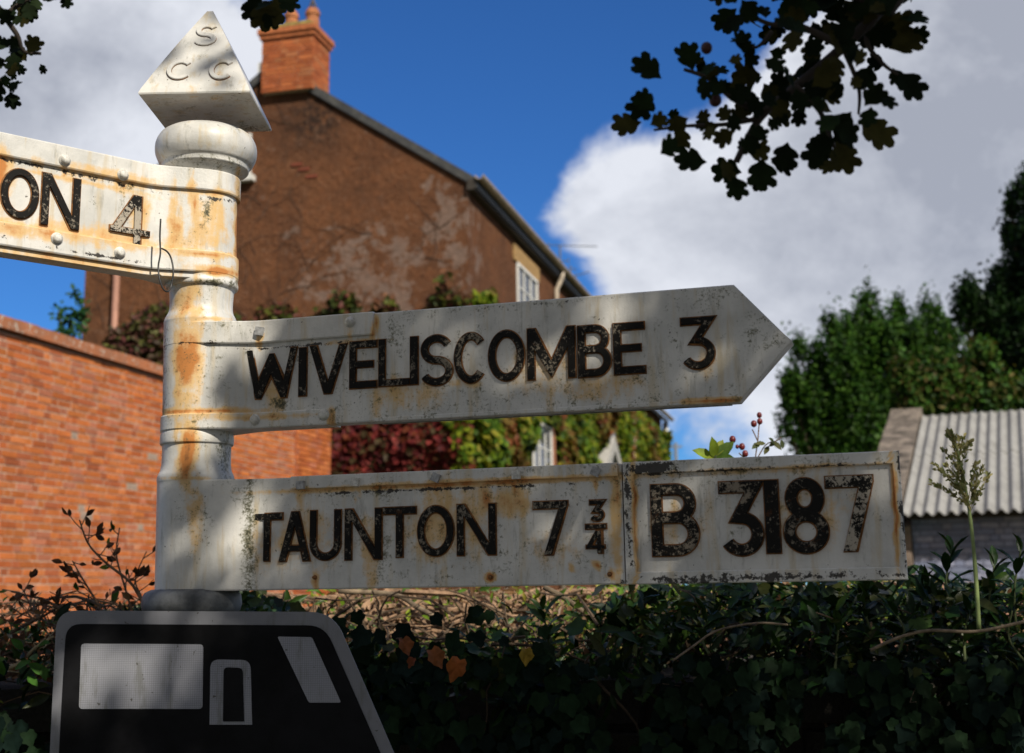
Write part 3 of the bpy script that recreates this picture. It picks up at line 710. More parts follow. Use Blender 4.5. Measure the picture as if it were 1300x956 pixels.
flat(rounded([(284, 847), (308, 848), (310, 916), (283, 916)], [6, 6, 0, 0]), .0024, .0032, 'window_marking', M_BLK, rsign)
mb = MB()
for zc in (.95,): 
    for i in range(24):
        a0 = 2*math.pi*i/24; a1_ = 2*math.pi*(i+1)/24
        c_ = lambda a, r, z: AX+Vector((math.cos(a)*r, math.sin(a)*r, z))
        mb.hexa([c_(a0, .056, zc+.40), c_(a1_, .056, zc+.40), c_(a1_, .064, zc+.40), c_(a0, .064, zc+.40), c_(a0, .056, zc+.43), c_(a1_, .056, zc+.43), c_(a1_, .064, zc+.43), c_(a0, .064, zc+.43)])
mb.mk('mounting_clip', M_BOLT, rsign)

# ------------------------------------------------------------------ brick wall, laid brick by brick
def brickmat(name):
    m, n = mat(name)
    a = n.new('ShaderNodeVertexColor', layer_name='col').outputs[0]
    f = n.noise(n.pos, 22, 6, .7)
    c = n.mix(n.mapr(f, .35, .7, 0, .5), a, n.mix(1.0, a, (.62, .55, .5), 'MULTIPLY'))
    c = n.mix(n.mapr(n.noise(n.pos, 3.0, 8, .7), .58, .70, 0, .45), c, (.50, .33, .25)); c = n.mix(n.mapr(n.noise(n.pos, 7.0, 8, .7), .60, .70, 0, .55), c, (.16, .06, .035))
    n.setb(c, .95, n.bump(n.noise(n.pos, 90, 5, .7), .8, .008), spec=.15); return m
M_BRICK = brickmat('red_brick'); M_MORTAR = simple('lime_mortar', (.50, .36, .27), .95, .3, 25, .5, .004)
BC = [(.53, .155, .045), (.56, .175, .05), (.48, .13, .042), (.60, .20, .07), (.52, .15, .05), (.42, .12, .05), (.55, .165, .05), (.50, .18, .10)]
def bricks(o, u, nrm, length, z0, z1, bond=True, course=.0755, bl=.215, joint=.008, depth=.010, cols=BC, seed=1):
    """face of bricks on a plane through o, along u, facing nrm"""
    r = random.Random(seed); mb = MB(); cl = []
    z = z0; row = 0
    while z < z1-.02:
        hz = min(course, z1-z)-joint
        x = -(bl*.25 if row % 2 else bl)-r.uniform(0, .03); hd = row % 2
        while x < length:
            l_ = bl/2 if hd else bl; hd = (not hd) if r.random() > .1 else hd; l_ *= r.uniform(.96, 1.04)
            x0, x1 = max(x, 0)+joint/2, min(x+l_, length)-joint/2
            if x1-x0 > .02:
                d = depth+r.uniform(-.003, .003); zz = r.uniform(-.0015, .0015); e = .0025
                c = lambda X, D, ZZ: o+u*X+nrm*D+Z*(ZZ-0)
                a = [c(x0, 0, z+zz), c(x1, 0, z+zz), c(x1, 0, z+hz+zz), c(x0, 0, z+hz+zz)]
                b = [c(x0+e*r.random(), d, z+zz+e), c(x1-e*r.random(), d+r.uniform(-.002, .002), z+zz+e), c(x1-e, d, z+hz+zz-e), c(x0+e, d+r.uniform(-.002, .002), z+hz+zz-e)]
                mb.add(a+b, [(4, 5, 6, 7), (0, 1, 5, 4), (1, 2, 6, 5), (2, 3, 7, 6), (3, 0, 4, 7)])
                cc = np.array(r.choice(cols))*r.uniform(.82, 1.15)
                if r.random() < .004: cc = np.array((.40, .30, .24))
                cl += [cc]*8
            x += l_
        z += course; row += 1
    return mb, np.array(cl)
WH = R(15.5); wu = Vector((math.sin(WH), math.cos(WH), 0)); wn_ = Vector((math.cos(WH), -math.sin(WH), 0))
w0 = P(0, 400.5, 10.8)                    # top of the coping where it leaves the picture
q = onplane(204, 466.6, w0, wn_); WT = w0.z
w_end = onplane(419, 600, w0, wn_); Lw = (w_end-w0).dot(wu); lead = 5.5
wo_ = Vector((w0.x, w0.y, 0)) - wu*lead
gw = empty('garden_wall', wo_, 'tall sunlit orange red brick garden wall with a coping, left of the signpost', 'wall')
Ltot = Lw+lead; zc0 = onplane(0, 419, w0, wn_).z
pierL = Ltot-(onplane(376, 600, w0, wn_)-wo_).dot(wu)
mb, cl = bricks(wo_-wn_*.03, wu, wn_, Ltot-pierL, 0, zc0, seed=3, course=.066, bl=.205); mk('brickwork', mb.v, mb.f, M_BRICK, gw, cols=cl)
mb, cl = bricks(wo_+wn_*.0+wu*(Ltot-pierL), wu, wn_, pierL, 0, zc0+.02, seed=5, course=.066, bl=.205); mk('pier', mb.v, mb.f, M_BRICK, gw, cols=cl)
mb = MB().box(wo_, wu, wn_, Z, 0, Ltot-pierL, -.30, -.025, 0, zc0)
MB().box(wo_, wu, wn_, Z, Ltot-pierL+.003, Ltot-.002, -.30, .001, 0, zc0+.02).mk('pier_core', simple('brick_core', (.34, .10, .04), .95), gw)
mb.mk('wall_core', M_MORTAR, gw)
mb, cl = bricks(wo_+wu*(Ltot)-wn_*.30, wn_, wu, .31, 0, zc0, seed=9); mk('end_brickwork', mb.v, mb.f, M_BRICK, gw, cols=cl)
m, n = mat('coping_tile')
lich = n.noise(n.pos, 17, 8, .75); c = n.mix(n.mapr(n.noise(n.pos, 5, 5), .35, .7), (.44, .15, .06), (.30, .13, .07))
c = n.mix(n.mapr(lich, .56, .61, 0, .9), c, (.56, .52, .45)); c = n.mix(n.mapr(n.noise(n.pos, 11, 6, .7), .6, .7, 0, .7), c, (.12, .09, .06))
n.setb(c, .9, n.bump(lich, .7, .01)); M_COP = m
mb = MB(); x = 0; rr_ = random.Random(4)
while x < Ltot:
    l_ = .30; j1, j2 = rr_.uniform(-.006, .006), rr_.uniform(-.008, .004)
    mb.box(wo_, wu, wn_, Z, x+.002, min(x+l_, Ltot+.03)-.002, -.36, .030+j1, zc0+.021+j2*.3, WT+j2)
    x += l_
mb.mk('coping', M_COP, gw)

# ------------------------------------------------------------------ house
HH = R(14.3); hf = Vector((math.sin(HH), math.cos(HH), 0)); hg = Vector((-math.cos(HH), math.sin(HH), 0))   # along facade, along gable to the left
hng, hnf = -hf, -hg
A = P(594, 226, 20.0); A0 = Vector((A.x, A.y, 0)); ze = A.z
def gp(px, py): return onplane(px, py, A, hng)
def fp(px, py, out=0): return onplane(px, py, A+hnf*out, hnf)
Gl = (gp(109, 330)-A0).dot(hg)                      # gable width
apx = gp(347, 79); ua = (apx-A0).dot(hg); za = apx.z
t_main = (fp(797, 560)-A0).dot(hf); t_wing = (fp(845, 560)-A0).dot(hf)
left_eave = gp(109, 293).z-.15
house = empty('house', A0, 'big old house with brown rendered gable, brick chimney and slate roof behind the wall', 'house')
m, n = mat('brown_render')
f1 = n.noise(n.pos, 1.1, 7, .68, .4); f2 = n.noise(n.pos, 9, 6, .7); f3 = n.noise(n.pos, 30, 5, .7)
c = n.mix(n.mapr(f1, .35, .65), (.245, .108, .054), (.160, .074, .042)); c = n.mix(n.mapr(f2, .48, .68, 0, .6), c, (.31, .125, .058)); c = n.mix(n.mapr(f2, .30, .42, .6, 0), c, (.085, .045, .03))
pc = gp(470, 345); dd = n.vm('DISTANCE', n.vm('MULTIPLY', n.pos, (1, 1, 1.5)), (pc.x, pc.y, pc.z*1.5), out='Value')
pc2 = gp(575, 300); dd2 = n.vm('DISTANCE', n.vm('MULTIPLY', n.pos, (1, 1, .6)), (pc2.x, pc2.y, pc2.z*.6), out='Value')
near = n.m('MAXIMUM', n.mapr(dd, .4, 2.4, 1, 0), n.mapr(dd2, .2, 1.3, .9, 0))
pf_ = n.m('ADD', n.m('MULTIPLY', near, .16), n.noise(n.pos, 2.6, 8, .75, .3)); c = n.mix(n.mapr(pf_, .615, .68, 0, .65), c, (.36, .27, .23))
c = n.mix(n.mapr(n.noise(n.pos, 13, 4, .6), .66, .74, 0, .5), c, (.40, .30, .22))
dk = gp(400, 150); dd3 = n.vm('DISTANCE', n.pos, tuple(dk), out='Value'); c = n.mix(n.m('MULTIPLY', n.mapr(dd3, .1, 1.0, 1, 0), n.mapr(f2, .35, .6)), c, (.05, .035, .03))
g1 = n.noise(n.pos, 5.5, 10, .82, .2); g2 = n.noise(n.pos, 8.5, 9, .8)
c = n.mix(n.mapr(g1, .53, .66, 0, .55), c, (.36, .20, .13)); c = n.mix(n.mapr(g2, .55, .66, 0, .7), c, (.075, .042, .03)); c = n.mix(n.mapr(n.noise(n.pos, 12, 6, .75), .63, .68, 0, .6), c, (.44, .32, .26))
dr = n.noise(n.vm('MULTIPLY', n.pos, (3.5, 3.5, .7)), 1.6, 8, .7); c = n.mix(n.mapr(dr, .54, .70, 0, .5), c, (.10, .055, .035))
n.setb(c, .95, n.bump(n.m('ADD', f2, n.m('MULTIPLY', g1, 1.2)), 1.0, .10), spec=.1); M_REND = m
sec = [(0, 0), (Gl, 0), (Gl, left_eave), (ua, za-.18), (0, ze-.10)]
mb = MB().prism([A0+hg*u+Z*z for u, z in sec], hf*t_main); mb.mk('wall', M_REND, house)
# lower wing
wz = fp(847, 535).z
mb = MB().prism([A0+hf*(t_main+.002)+hg*u+Z*z for u, z in [(0.12, 0), (Gl-.5, 0), (Gl-.5, wz), (Gl*.5, wz+2.4), (0.12, wz)]], hf*(t_wing-t_main)); mb.mk('wing_wall', M_REND, house)
m, n = mat('slate'); c = n.mix(n.mapr(n.noise(n.pos, 6, 6, .7), .35, .7), (.035, .037, .042), (.085, .083, .078)); n.setb(c, .6, n.bump(n.noise(n.pos, 30, 5), .5, .02)); M_SLATE = m
def roofband(u0, z0, u1, z1, u2, z2, th, o, L, name, over=.30):
    k1 = (z1-z0)/(u1-u0); k2 = (z2-z1)/(u2-u1)
    poly = [(u0-over, z0-over*k1), (u1, z1), (u2+over, z2+over*k2), (u2+over, z2+over*k2+th), (u1, z1+th), (u0-over, z0-over*k1+th)]
    MB().prism([o+hg*u+Z*z for u, z in poly], hf*L).mk(name, M_SLATE, house)
roofband(0, ze-.08, ua, za-.16, Gl, left_eave, .16, A0-hf*.06, t_main+.2, 'roof', .16)
roofband(0.12, wz+.0, Gl*.5, wz+2.42, Gl-.5, wz, .14, A0+hf*(t_main+.15), t_wing-t_main+.1, 'wing_roof', .2)
M_GUT = simple('gutter_paint', (.34, .26, .18), .5, .3, 8)
M_FASC = simple('dark_fascia', (.035, .028, .022), .7, .3, 8)
def gutter(t0, t1, z, name):
    mb = MB(); k = 8
    for i in range(k):
        a0, a1_ = math.pi*i/k, math.pi*(i+1)/k
        for_ = lambda a, r, t: A0+hf*t+hnf*(.22+r*math.cos(a))+Z*(z+.02-r*math.sin(a))
        mb.hexa([for_(a0, .075, t0), for_(a1_, .075, t0), for_(a1_, .062, t0), for_(a0, .062, t0), for_(a0, .075, t1), for_(a1_, .075, t1), for_(a1_, .062, t1), for_(a0, .062, t1)])
    mb.mk(name, M_GUT, house)
gutter(-.12, t_main+.1, ze-.02, 'gutter'); gutter(t_main+.2, t_wing+.1, wz-.02, 'gutter')
MB().box(A0, hf, hnf, Z, -.08, t_main+.08, .004, .13, ze-.22, ze-.05).mk('fascia', M_FASC, house)
# chimney
u0c = (gp(401, 100)-A0).dot(hg); u1c = (gp(336, 100)-A0).dot(hg); zb = gp(380, 117).z; zt = gp(380, 50).z; zk = gp(380, 38).z; cd = .60
chim = MB().box(A0, hg, hf, Z, u0c+.012, u1c-.012, -.128, cd, zb, zt).mk('chimney', M_MORTAR, house)
CB = [(.44, .13, .05), (.50, .16, .06), (.38, .11, .045), (.47, .18, .08)]
LOC[chim.name] = LOC[house.name]
mb, cl = bricks(A0+hg*u1c-hf*.128, -hg, hng, u1c-u0c, zb, zt, True, cols=CB, seed=11)
mb2, cl2 = bricks(A0+hg*(u0c+.012)-hf*.138, hf, hnf, cd+.13, zb, zt, True, cols=CB, seed=12)
k = len(mb.v); mk('chimney_brickwork', mb.v+mb2.v, mb.f+[[i+k for i in f] for f in mb2.f], M_BRICK, chim, cols=np.concatenate([cl, cl2]))
M_CAP = simple('mossy_brick_cap', (.34, .14, .05), .9, .55, 10, .7, .02)
hz_ = (zk-zt)
mb = MB(); mb.box(A0, hg, hf, Z, u0c-.03, u1c+.03, -.17, cd+.03, zt+.002, zt+hz_*.45); mb.box(A0, hg, hf, Z, u0c-.06, u1c+.06, -.20, cd+.06, zt+hz_*.45+.002, zk); mb.mk('chimney_cap', simple('cap_brick', (.42, .13, .045), .9, .3, 12, .5, .01), chim)
fl_ = [A0+hg*a_+hf*b_+Z*c_ for c_, e_ in ((zk+.001, .05), (zk+.15, -.12)) for a_, b_ in ((u0c-e_, -.15-e_), (u1c+e_, -.15-e_), (u1c+e_, cd+e_), (u0c-e_, cd+e_))]
MB().hexa(fl_).mk('flaunching', simple('mossy_mortar', (.26, .19, .045), .95, .6, 8, .8, .02), chim)
M_POT = simple('terracotta_pot', (.40, .15, .06), .85, .4, 10, .4, .01)
M_IRN = simple('dark_iron', (.05, .035, .03), .6)
for px in (366, 393):
    uc = (gp(px, 40)-A0).dot(hg); c0 = A0+hg*uc+hf*(.12); r = .125; hp = .40
    mb = MB().lathe((c0.x, c0.y), [(zk, r*1.05), (zk+.05, r*1.0), (zk+hp*.7, r*.86), (zk+hp*.72, r*1.02), (zk+hp*.88, r*1.02), (zk+hp*.9, r*.85), (zk+hp, r*.80), (zk+hp, r*.55), (zk+hp*.8, r*.55)], 20)
    pot = mb.mk('chimney_pot', M_POT, chim, smooth=False)
    mb = MB(); tip = c0+Z*(zk+hp+.20)
    for j in range(6):
        an = j*math.pi/3; mb.tube([c0+Vector((math.cos(an)*r*.7, math.sin(an)*r*.7, zk+hp-.02)), tip], .012, 5)
    mb.mk('wire_cowl', M_IRN, chim)
# flashing/mortar fillet and small white ridge piece left of the chimney
M_WHITE = simple('white_paint', (.72, .71, .68), .5, .12, 12)
p = gp(333, 87); MB().box(p-hf*.02, hg, hf, Z, -.05, .05, -.05, .1, -.10, .08).mk('ridge_end', M_WHITE, house)
# windows
m, n = mat('window_glass'); n.setb((.02, .028, .04), .06, spec=.8); M_GLASS = m
M_LINT = simple('ochre_lintel', (.36, .22, .085), .9, .3, 10)
def window(o, u, nr, W, z0, z1, nx, ny, lintel=False, sill=True, deep=.10):
    h = z1-z0; mb = MB(); fr = .055
    mb.box(o, u, nr, Z, 0, W, .012, .05, z0, z0+fr); mb.box(o, u, nr, Z, 0, W, .012, .05, z1-fr, z1); mb.box(o, u, nr, Z, 0, fr, .012, .05, z0+fr, z1-fr); mb.box(o, u, nr, Z, W-fr, W, .012, .05, z0+fr, z1-fr)
    mb.box(o, u, nr, Z, fr, W-fr, .012, .044, z0+h/2-.03, z0+h/2+.03)
    for i in range(1, nx): x = W*i/nx; mb.box(o, u, nr, Z, x-.016, x+.016, .014, .038, z0+fr, z1-fr)
    for i in range(1, ny):
        if i*2 != ny: z = z0+h*i/ny; mb.box(o, u, nr, Z, fr, W-fr, .014, .036, z-.012, z+.012)
    w_ = mb.mk('window', M_WHITE, house); LOC[w_.name] = LOC[house.name]
    MB().box(o, u, nr, Z, fr*.8, W-fr*.8, .004, .018, z0+fr*.8, z1-fr*.8).mk('pane', M_GLASS, w_)
    if sill: MB().box(o, u, nr, Z, -.08, W+.08, .003, .14, z0-.10, z0-.002).mk('sill', M_WHITE, w_)
    if lintel: MB().box(o, u, nr, Z, -.22, W+.22, .003, .035, z1+.002, z1+.30).mk('lintel', M_LINT, w_)
    return w_
ta = (fp(655, 360)-A0).dot(hf); tb_ = (fp(680, 365)-A0).dot(hf)
zu1 = fp(655, 333).z; window(A0+hf*ta, hf, hnf, tb_-ta, zu1-1.75, zu1, 3, 4, True)
tc = (fp(668, 560)-A0).dot(hf); td = (fp(692, 565)-A0).dot(hf); zl_ = fp(668, 531).z
window(A0+hf*tc+hnf*.10, hf, hnf, td-tc, zl_-1.9, zl_, 3, 4, False)
ug = (gp(328, 200)-A0).dot(hg); wgz = gp(318, 224).z; window(A0+hg*(ug+.12), hg, hng, 1.0, wgz, wgz+.75, 2, 2)
# reveal strip for the lower window (brick jamb)
MB().box(A0, hf, hnf, Z, td+.01, td+.22, .10, .16, zl_-2, zl_+.05).mk('brick_jamb', simple('brick_jamb', (.36, .15, .08), .9), house)
# downpipes
def pipe(pts, r, m, name='downpipe'): MB().tube(pts, r, 10).mk(name, m, house, smooth=True)
M_PIPE = simple('pink_pipe', (.34, .17, .12), .6, .25, 8)
g0 = gp(152, 345); pipe([g0+hng*.09+Z*1.2, Vector((g0.x, g0.y, .1))+hng*.09], .055, M_PIPE)
M_CREAM = simple('cream_pipe', (.50, .42, .33), .5, .2, 8)
tp = (fp(702, 360)-A0).dot(hf); pb = A0+hf*tp
pipe([pb+hnf*.20+Z*(ze-.06), pb+hnf*.20+Z*(ze-.18), pb+hnf*.07+Z*(ze-.45), pb+hnf*.07+Z*.1], .05, M_CREAM)
pb = A0+hf*(t_main-.05); pipe([pb+hnf*.12+Z*(ze-.1), pb+hnf*.12+Z*.1], .10, simple('pinkish_pipe', (.50, .33, .28), .6))
pb = A0+hf*(t_wing+.10); pipe([pb+hnf*.0+Z*(wz-.1), pb+hnf*.0+Z*.1], .10, M_WHITE)
# white gabled dormer on the facade
tdm = (fp(761, 570)-A0).dot(hf); zd = fp(761, 549, .35).z; zdb = fp(761, 588, .35).z
hwid = .5*abs((fp(774, 586, .35)-fp(748, 588, .35)).dot(hf))
o = A0+hf*tdm; mb = MB()
mb.prism([o+hnf*.05+hf*(-hwid)+Z*zdb, o+hnf*.05+hf*hwid+Z*zdb, o+hnf*.05+Z*zd], hnf*.25); dm = mb.mk('gabled_dormer', simple('grey_dormer', (.30, .28, .26), .8), house); LOC[dm.name] = LOC[house.name]
mb = MB()
for sg in (-1, 1):
    a_, b_ = o+hf*(sg*hwid*1.06)+Z*(zdb-.05), o+Z*(zd+.12)
    mb.hexa([a_+hnf*.02, a_+hnf*.38, a_+hnf*.38-Z*.30, a_+hnf*.02-Z*.30, b_+hnf*.02, b_+hnf*.38, b_+hnf*.38-Z*.34, b_+hnf*.02-Z*.34])
mb.mk('bargeboard', simple('dull_white', (.40, .385, .36), .7), dm); MB().box(o, hf, hnf, Z, -.35, .35, .30, .315, zdb+.2, zdb+.95).mk('pane', M_GLASS, dm)
# iron tie marks on the gable
mb = MB(); 
for x, y in ((377, 209), (386, 215), (396, 224)):
    p = gp(x, y); mb.box(p, hg, hng, Z, -.10, .10, .003, .02, -.025, .025)
mb.mk('brick_patch', simple('patch_red', (.20, .05, .025), .9), house)

# dead creeper stems on the gable render
mb = MB(); rr_ = random.Random(8)
for i in range(46):
    x, y = rr_.choice([(rr_.uniform(112, 330), rr_.uniform(300, 420)), (rr_.uniform(330, 580), rr_.uniform(230, 400)), (rr_.uniform(300, 420), rr_.uniform(150, 400))])
    u = (gp(x, y)-A0).dot(hg); z = gp(x, y).z; an = rr_.uniform(.2, 2.9); pts = []
    for k in range(rr_.randint(5, 12)):
        if 0.1 < u < Gl-.1 and z < min(ze+(za-ze)*min(u/ua, (Gl-u)/(Gl-ua))-.3, 12): pts.append(A0+hg*u+hng*.012+Z*z)
        an += rr_.uniform(-.5, .5); u += math.cos(an)*.13; z += math.sin(an)*.13
    if len(pts) > 2: mb.tube(pts, [.007*(1-.7*j/len(pts)) for j in range(len(pts))], 5)
mb.mk('creeper_stems', simple('dead_stem', (.10, .055, .035), .9), label='thin dark creeper stems spread over the brown rendered gable', cat='climbing plant', kind='stuff')

# ------------------------------------------------------------------ creepers on the house and behind the wall
GREENS = [(.14, .21, .015), (.08, .15, .015), (.21, .25, .02), (.05, .10, .012), (.27, .24, .03)]
REDS = [(.20, .03, .03), (.26, .045, .04), (.13, .025, .03), (.09, .06, .03), (.16, .04, .02)]
MIXD = [(.10, .05, .03), (.05, .07, .02), (.16, .05, .04), (.07, .09, .02), (.20, .09, .05), (.10, .11, .02)]
def on_wall(n, u0, u1, z0, z1f, o, u, nr, keep=None, thick=.22):
    uu = rng.uniform(u0, u1, n); top = np.array([z1f(x) for x in uu]); zz = z0+(top-z0)*rng.uniform(0, 1, n)
    lump = np.array([noise.noise(Vector((a*1.6, b*1.6, 3.0))) for a, b in zip(uu, zz)])
    dd_ = rng.uniform(.02, thick, n)*np.clip(1+lump*1.6, .25, 2.2)
    loc = np.array(o)[None]+np.outer(uu, u)+np.outer(dd_, nr)+np.outer(zz, (0, 0, 1))
    return uu, zz, loc
def mk_leaves(name, tm, loc, rot, size, col, m, **kw):
    v, f, c = inst(tm, loc, rot, size, col); return mk(name, v, f, m, cols=c, **kw)
# gable: red near the wall end, green further right
ztop = gp(450, 388).z; zlow = gp(450, 640).z
def topg(u):
    return ztop + .35*noise.noise(Vector((u*1.7, 0, 0)))*1.6 + .25*noise.noise(Vector((u*5, 2, 0)))
n_ = 26000
uu, zz, loc = on_wall(n_, -.05, Gl+.1, zlow-.4, topg, A0, hg, hng)
x_, y_, _ = topx_np(loc)
red = (x_ < 548+30*np.sin(zz*2.1)) & (y_ > 470) | (rng.random(n_) < .12)
upper = (y_ <= 470)
keep = ~((y_ < 415) & (rng.random(n_) < .35))
col = np.where(red[:, None], pal(n_, REDS), pal(n_, GREENS)); col = np.where(upper[:, None], pal(n_, MIXD), col)
gl_ = keep & (x_ > 205)
cr_g = mk_leaves('virginia_creeper', T_IVY, loc[gl_], rots(gl_.sum(), -np.array(hf)+np.array((0, 0, .5)), .55, (0, 0, -1), .6), rng.uniform(.07, .13, gl_.sum()), col[gl_], M_LEAF,
                 label='red and green creeper covering the foot of the brown gable', cat='climbing plant')
# facade ivy
def topf(t):
    base = gp(590, 378).z if t < 3 else fp(720, 470).z+.6
    return base + .4*noise.noise(Vector((t*1.1, 5, 0)))
n_ = 60000; zlf = fp(800, 640).z-.4
uu, zz, loc = on_wall(n_, .0, t_wing-1.2, zlf, topf, A0, hf, hnf)
k1 = ~((uu > ta-.1) & (uu < tb_+.1) & (zz < zu1+.1) & (zz > zu1-1.9)); k1 &= ~((uu > tc-.12) & (uu < td+.25) & (zz < zl_+.05) & (zz > zl_-2.2)); k1 &= ~((np.abs(uu-tdm) < hwid*1.05*np.clip((zd+.15-zz)/(zd-zdb), 0, 1)) & (zz > zdb-.4) & (zz < zd+.15))
k1 &= ~((uu > t_main-.5) & (uu < t_main+.35) & (rng.random(n_) < .9)); k1 &= ~((uu > t_main) & (zz > wz-.6))
col = pal(n_, GREENS); br = (np.array([noise.noise(Vector((a*.45, b*.6, 9))) for a, b in zip(uu, zz)]) > .15); col[br] = pal(br.sum(), [(.20, .12, .03), (.14, .09, .02), (.15, .15, .03), (.22, .07, .03)])
dk_ = (np.array([noise.noise(Vector((a*.8, b*.9, 4))) for a, b in zip(uu, zz)]) < -.22); col[dk_] *= .5
k1 &= ~(dk_ & (rng.random(n_) < .35))
mk_leaves('ivy', T_IVY, loc[k1], rots(k1.sum(), np.array(hnf)+np.array((-.1, -.3, .5)), .6, (0, 0, -1), .6), rng.uniform(.09, .16, k1.sum()), col[k1], M_LEAF,
          label='thick green and yellow ivy covering the long front of the house', cat='climbing plant')
# dark red shrub over the coping
def blob_pts(px, py, r, Y, n, hollow=.5, ysc=1.0):
    c = np.array(P(px, py, Y)); rad = r*Y/F_PX; d = rng.normal(size=(n, 3)); d /= np.linalg.norm(d, axis=1)[:, None]
    rr = rad*(hollow+(1-hollow)*rng.random(n)**.5)[:, None]; return c+d*rr*np.array((1, 1, ysc)), d
parts = []
for b in ((165, 445, 32, 1500), (195, 425, 32, 1500), (150, 460, 20, 700), (205, 460, 45, 2500), (205, 400, 14, 400), (240, 440, 40, 1800), (160, 490, 50, 2500)):
    l, d = blob_pts(b[0], b[1], b[2], 16.0, b[3], .55); y = topx_np(l)[1]
    colr = pal(b[3], [(.12, .04, .04), (.08, .05, .03), (.17, .07, .06), (.06, .06, .02), (.14, .14, .04)])
    parts.append(inst(T_TRI, l, rots(b[3], (0, -.6, .5), .7), rng.uniform(.06, .12, b[3]), colr))
v, f, c = merge(parts); mk('creeper_bush', v, f, M_LEAF, cols=c, label='dark red bushy creeper rising behind the brick wall coping beside the post', cat='shrub')
# little green sprig left of the house
parts = []; mb = MB()
for path in ([(92, 430), (80, 415), (74, 400), (77, 392)], [(95, 428), (88, 408), (96, 396), (100, 403)], [(100, 428), (104, 410), (103, 398)], [(106, 395), (100, 380), (94, 368)], [(85, 430), (72, 425), (60, 432)]):
    P3 = [P(x, y, 14.0) for x, y in path]; mb.tube(P3, .012, 5)
    for a_, b_ in zip(P3, P3[1:]):
        nn = 26; t = rng.random((nn, 1)); l = np.array(a_)*(1-t)+np.array(b_)*t+rng.normal(size=(nn, 3))*.035
        parts.append(inst(T_OVAL, l, rots(nn, (0, -.5, .5), .7), rng.uniform(.05, .10, nn), pal(nn, [(.03, .10, .03), (.05, .13, .04), (.02, .07, .03)])))
sprig = empty('vine_sprig', P(92, 470, 14.0), 'small bright green vine sprigs poking above the brick wall left of the house', 'climbing plant')
v, f, c = merge(parts); mk('foliage', v, f, M_LEAF, sprig, cols=c); mb.tube([P(92, 430, 14.0), P(92, 520, 14.0)], .02, 6).mk('stem', simple('green_stem', (.05, .06, .02), .8), sprig)

# ------------------------------------------------------------------ aerials and a far pole
M_AL = simple('aluminium', (.12, .125, .14), .5, .2, 20, .05)
YA = 46.0
for i, (mx, y0, y1, booms, lb) in enumerate(((711, 312, 420, [((686, 311), (758, 313)), ((708, 332), (722, 331))], 'taller rooftop television aerial with one long level boom'), (724, 338, 420, [((722, 353), (748, 345)), ((724, 340), (732, 343))], 'shorter rooftop television aerial with a tilted boom'))):
    r_ = empty('television_aerial', P(mx, y1, YA), lb, 'aerial', 'aerials above the far roof')
    MB().tube([P(mx, y0, YA), P(mx, y1, YA)], .03, 8).mk('mast', M_AL, r_)
    mb = MB(); me_ = MB()
    for (a_, b_) in booms:
        pa, pb = P(*a_, YA), P(*b_, YA); mb.tube([pa, pb], .018, 6); n = int((pb-pa).length/.26)
        for k in range(n+1):
            q = pa.lerp(pb, k/max(n, 1)); MB().tube([q-Vector((.03, .16, .02)), q+Vector((.03, .16, 0.02))], .009, 4).mk('element', M_AL, r_)
            if k < 2: MB().tube([q-Z*.13+Vector((0, .02, 0)), q+Z*.13+Vector((0, .02, 0))], .014, 4).mk('element', M_AL, r_)
    mb.mk('boom', M_AL, r_)
# the chimney that carries them, on the far end of the ridge
ch2 = P(716, 420, YA)
fc = empty('far_chimney', (ch2.x, ch2.y, 0), 'plain brick chimney stack behind the middle arm, carrying the aerials', 'chimney')
MB().box(Vector((ch2.x, ch2.y, 0)), hf, hg, Z, -.4, .4, -.5, .5, 0, P(716, 405, YA).z).mk('stack', simple('brick_plain', (.32, .12, .06), .9, .3, 30), fc)
MB().box(Vector((ch2.x, ch2.y, 0)), hf, hg, Z, -.46, .46, -.56, .56, P(716, 405, YA).z+.002, P(716, 400, YA).z).mk('cap', M_CAP, fc)
up = empty('utility_pole', (P(857, 600, 60).x, 60, 0), 'thin grey pole standing far beyond the end of the house', 'pole')
MB().tube([Vector((P(857, 600, 60).x, 60, 0)), P(857.5, 562, 60)], .09, 8).mk('pole_shaft', simple('grey_pole', (.20, .22, .26), .7), up)
q = P(857.5, 564, 60); MB().box(q, Vector((1, 0, 0)), Vector((0, 1, 0)), Z, -.30, .30, -.05, .05, -.16, -.06).mk('crossarm', simple('grey_arm', (.20, .22, .26), .7), up)

# ------------------------------------------------------------------ shed
SH = R(22); sg_ = Vector((math.sin(SH), math.cos(SH), 0)); se = Vector((math.cos(SH), -math.sin(SH), 0))   # up the slope in plan, along the eave
E0 = P(1147, 647, 16.0); n_sl = None
rise_p = onplane(1172, 530, E0, se)           # point of the verge line on the gable plane
run = (rise_p-E0).dot(sg_); rise = rise_p.z-E0.z
slope = Vector((sg_.x*run, sg_.y*run, rise)); 
shed = empty('shed', Vector((E0.x, E0.y, 0)), 'low outbuilding with grey corrugated roof and slate blue brick wall at the right', 'shed')
Ls = 5.2
m, n = mat('corrugated_sheet')
c = n.mix(n.mapr(n.noise(n.pos, 3, 6, .7), .35, .7), (.31, .305, .295), (.22, .215, .21)); c = n.mix(n.mapr(n.noise(n.vm('MULTIPLY', n.pos, (8, 2, 2)), 1.5, 6, .7), .55, .7, 0, .6), c, (.20, .19, .17))
c = n.mix(n.mapr(n.noise(n.pos, 9, 8, .75), .57, .66, 0, .7), c, (.13, .125, .10)); c = n.mix(n.mapr(n.noise(n.pos, 16, 6, .7), .62, .67, 0, .7), c, (.45, .43, .37)); n.setb(c, .8, n.bump(n.noise(n.pos, 30, 5), .3, .01)); M_CORR = m
pitch_c = .140; nx = int(Ls/pitch_c*10); mb = MB(); nrm = slope.normalized().cross(se).normalized(); nrm = nrm if nrm.z > 0 else -nrm
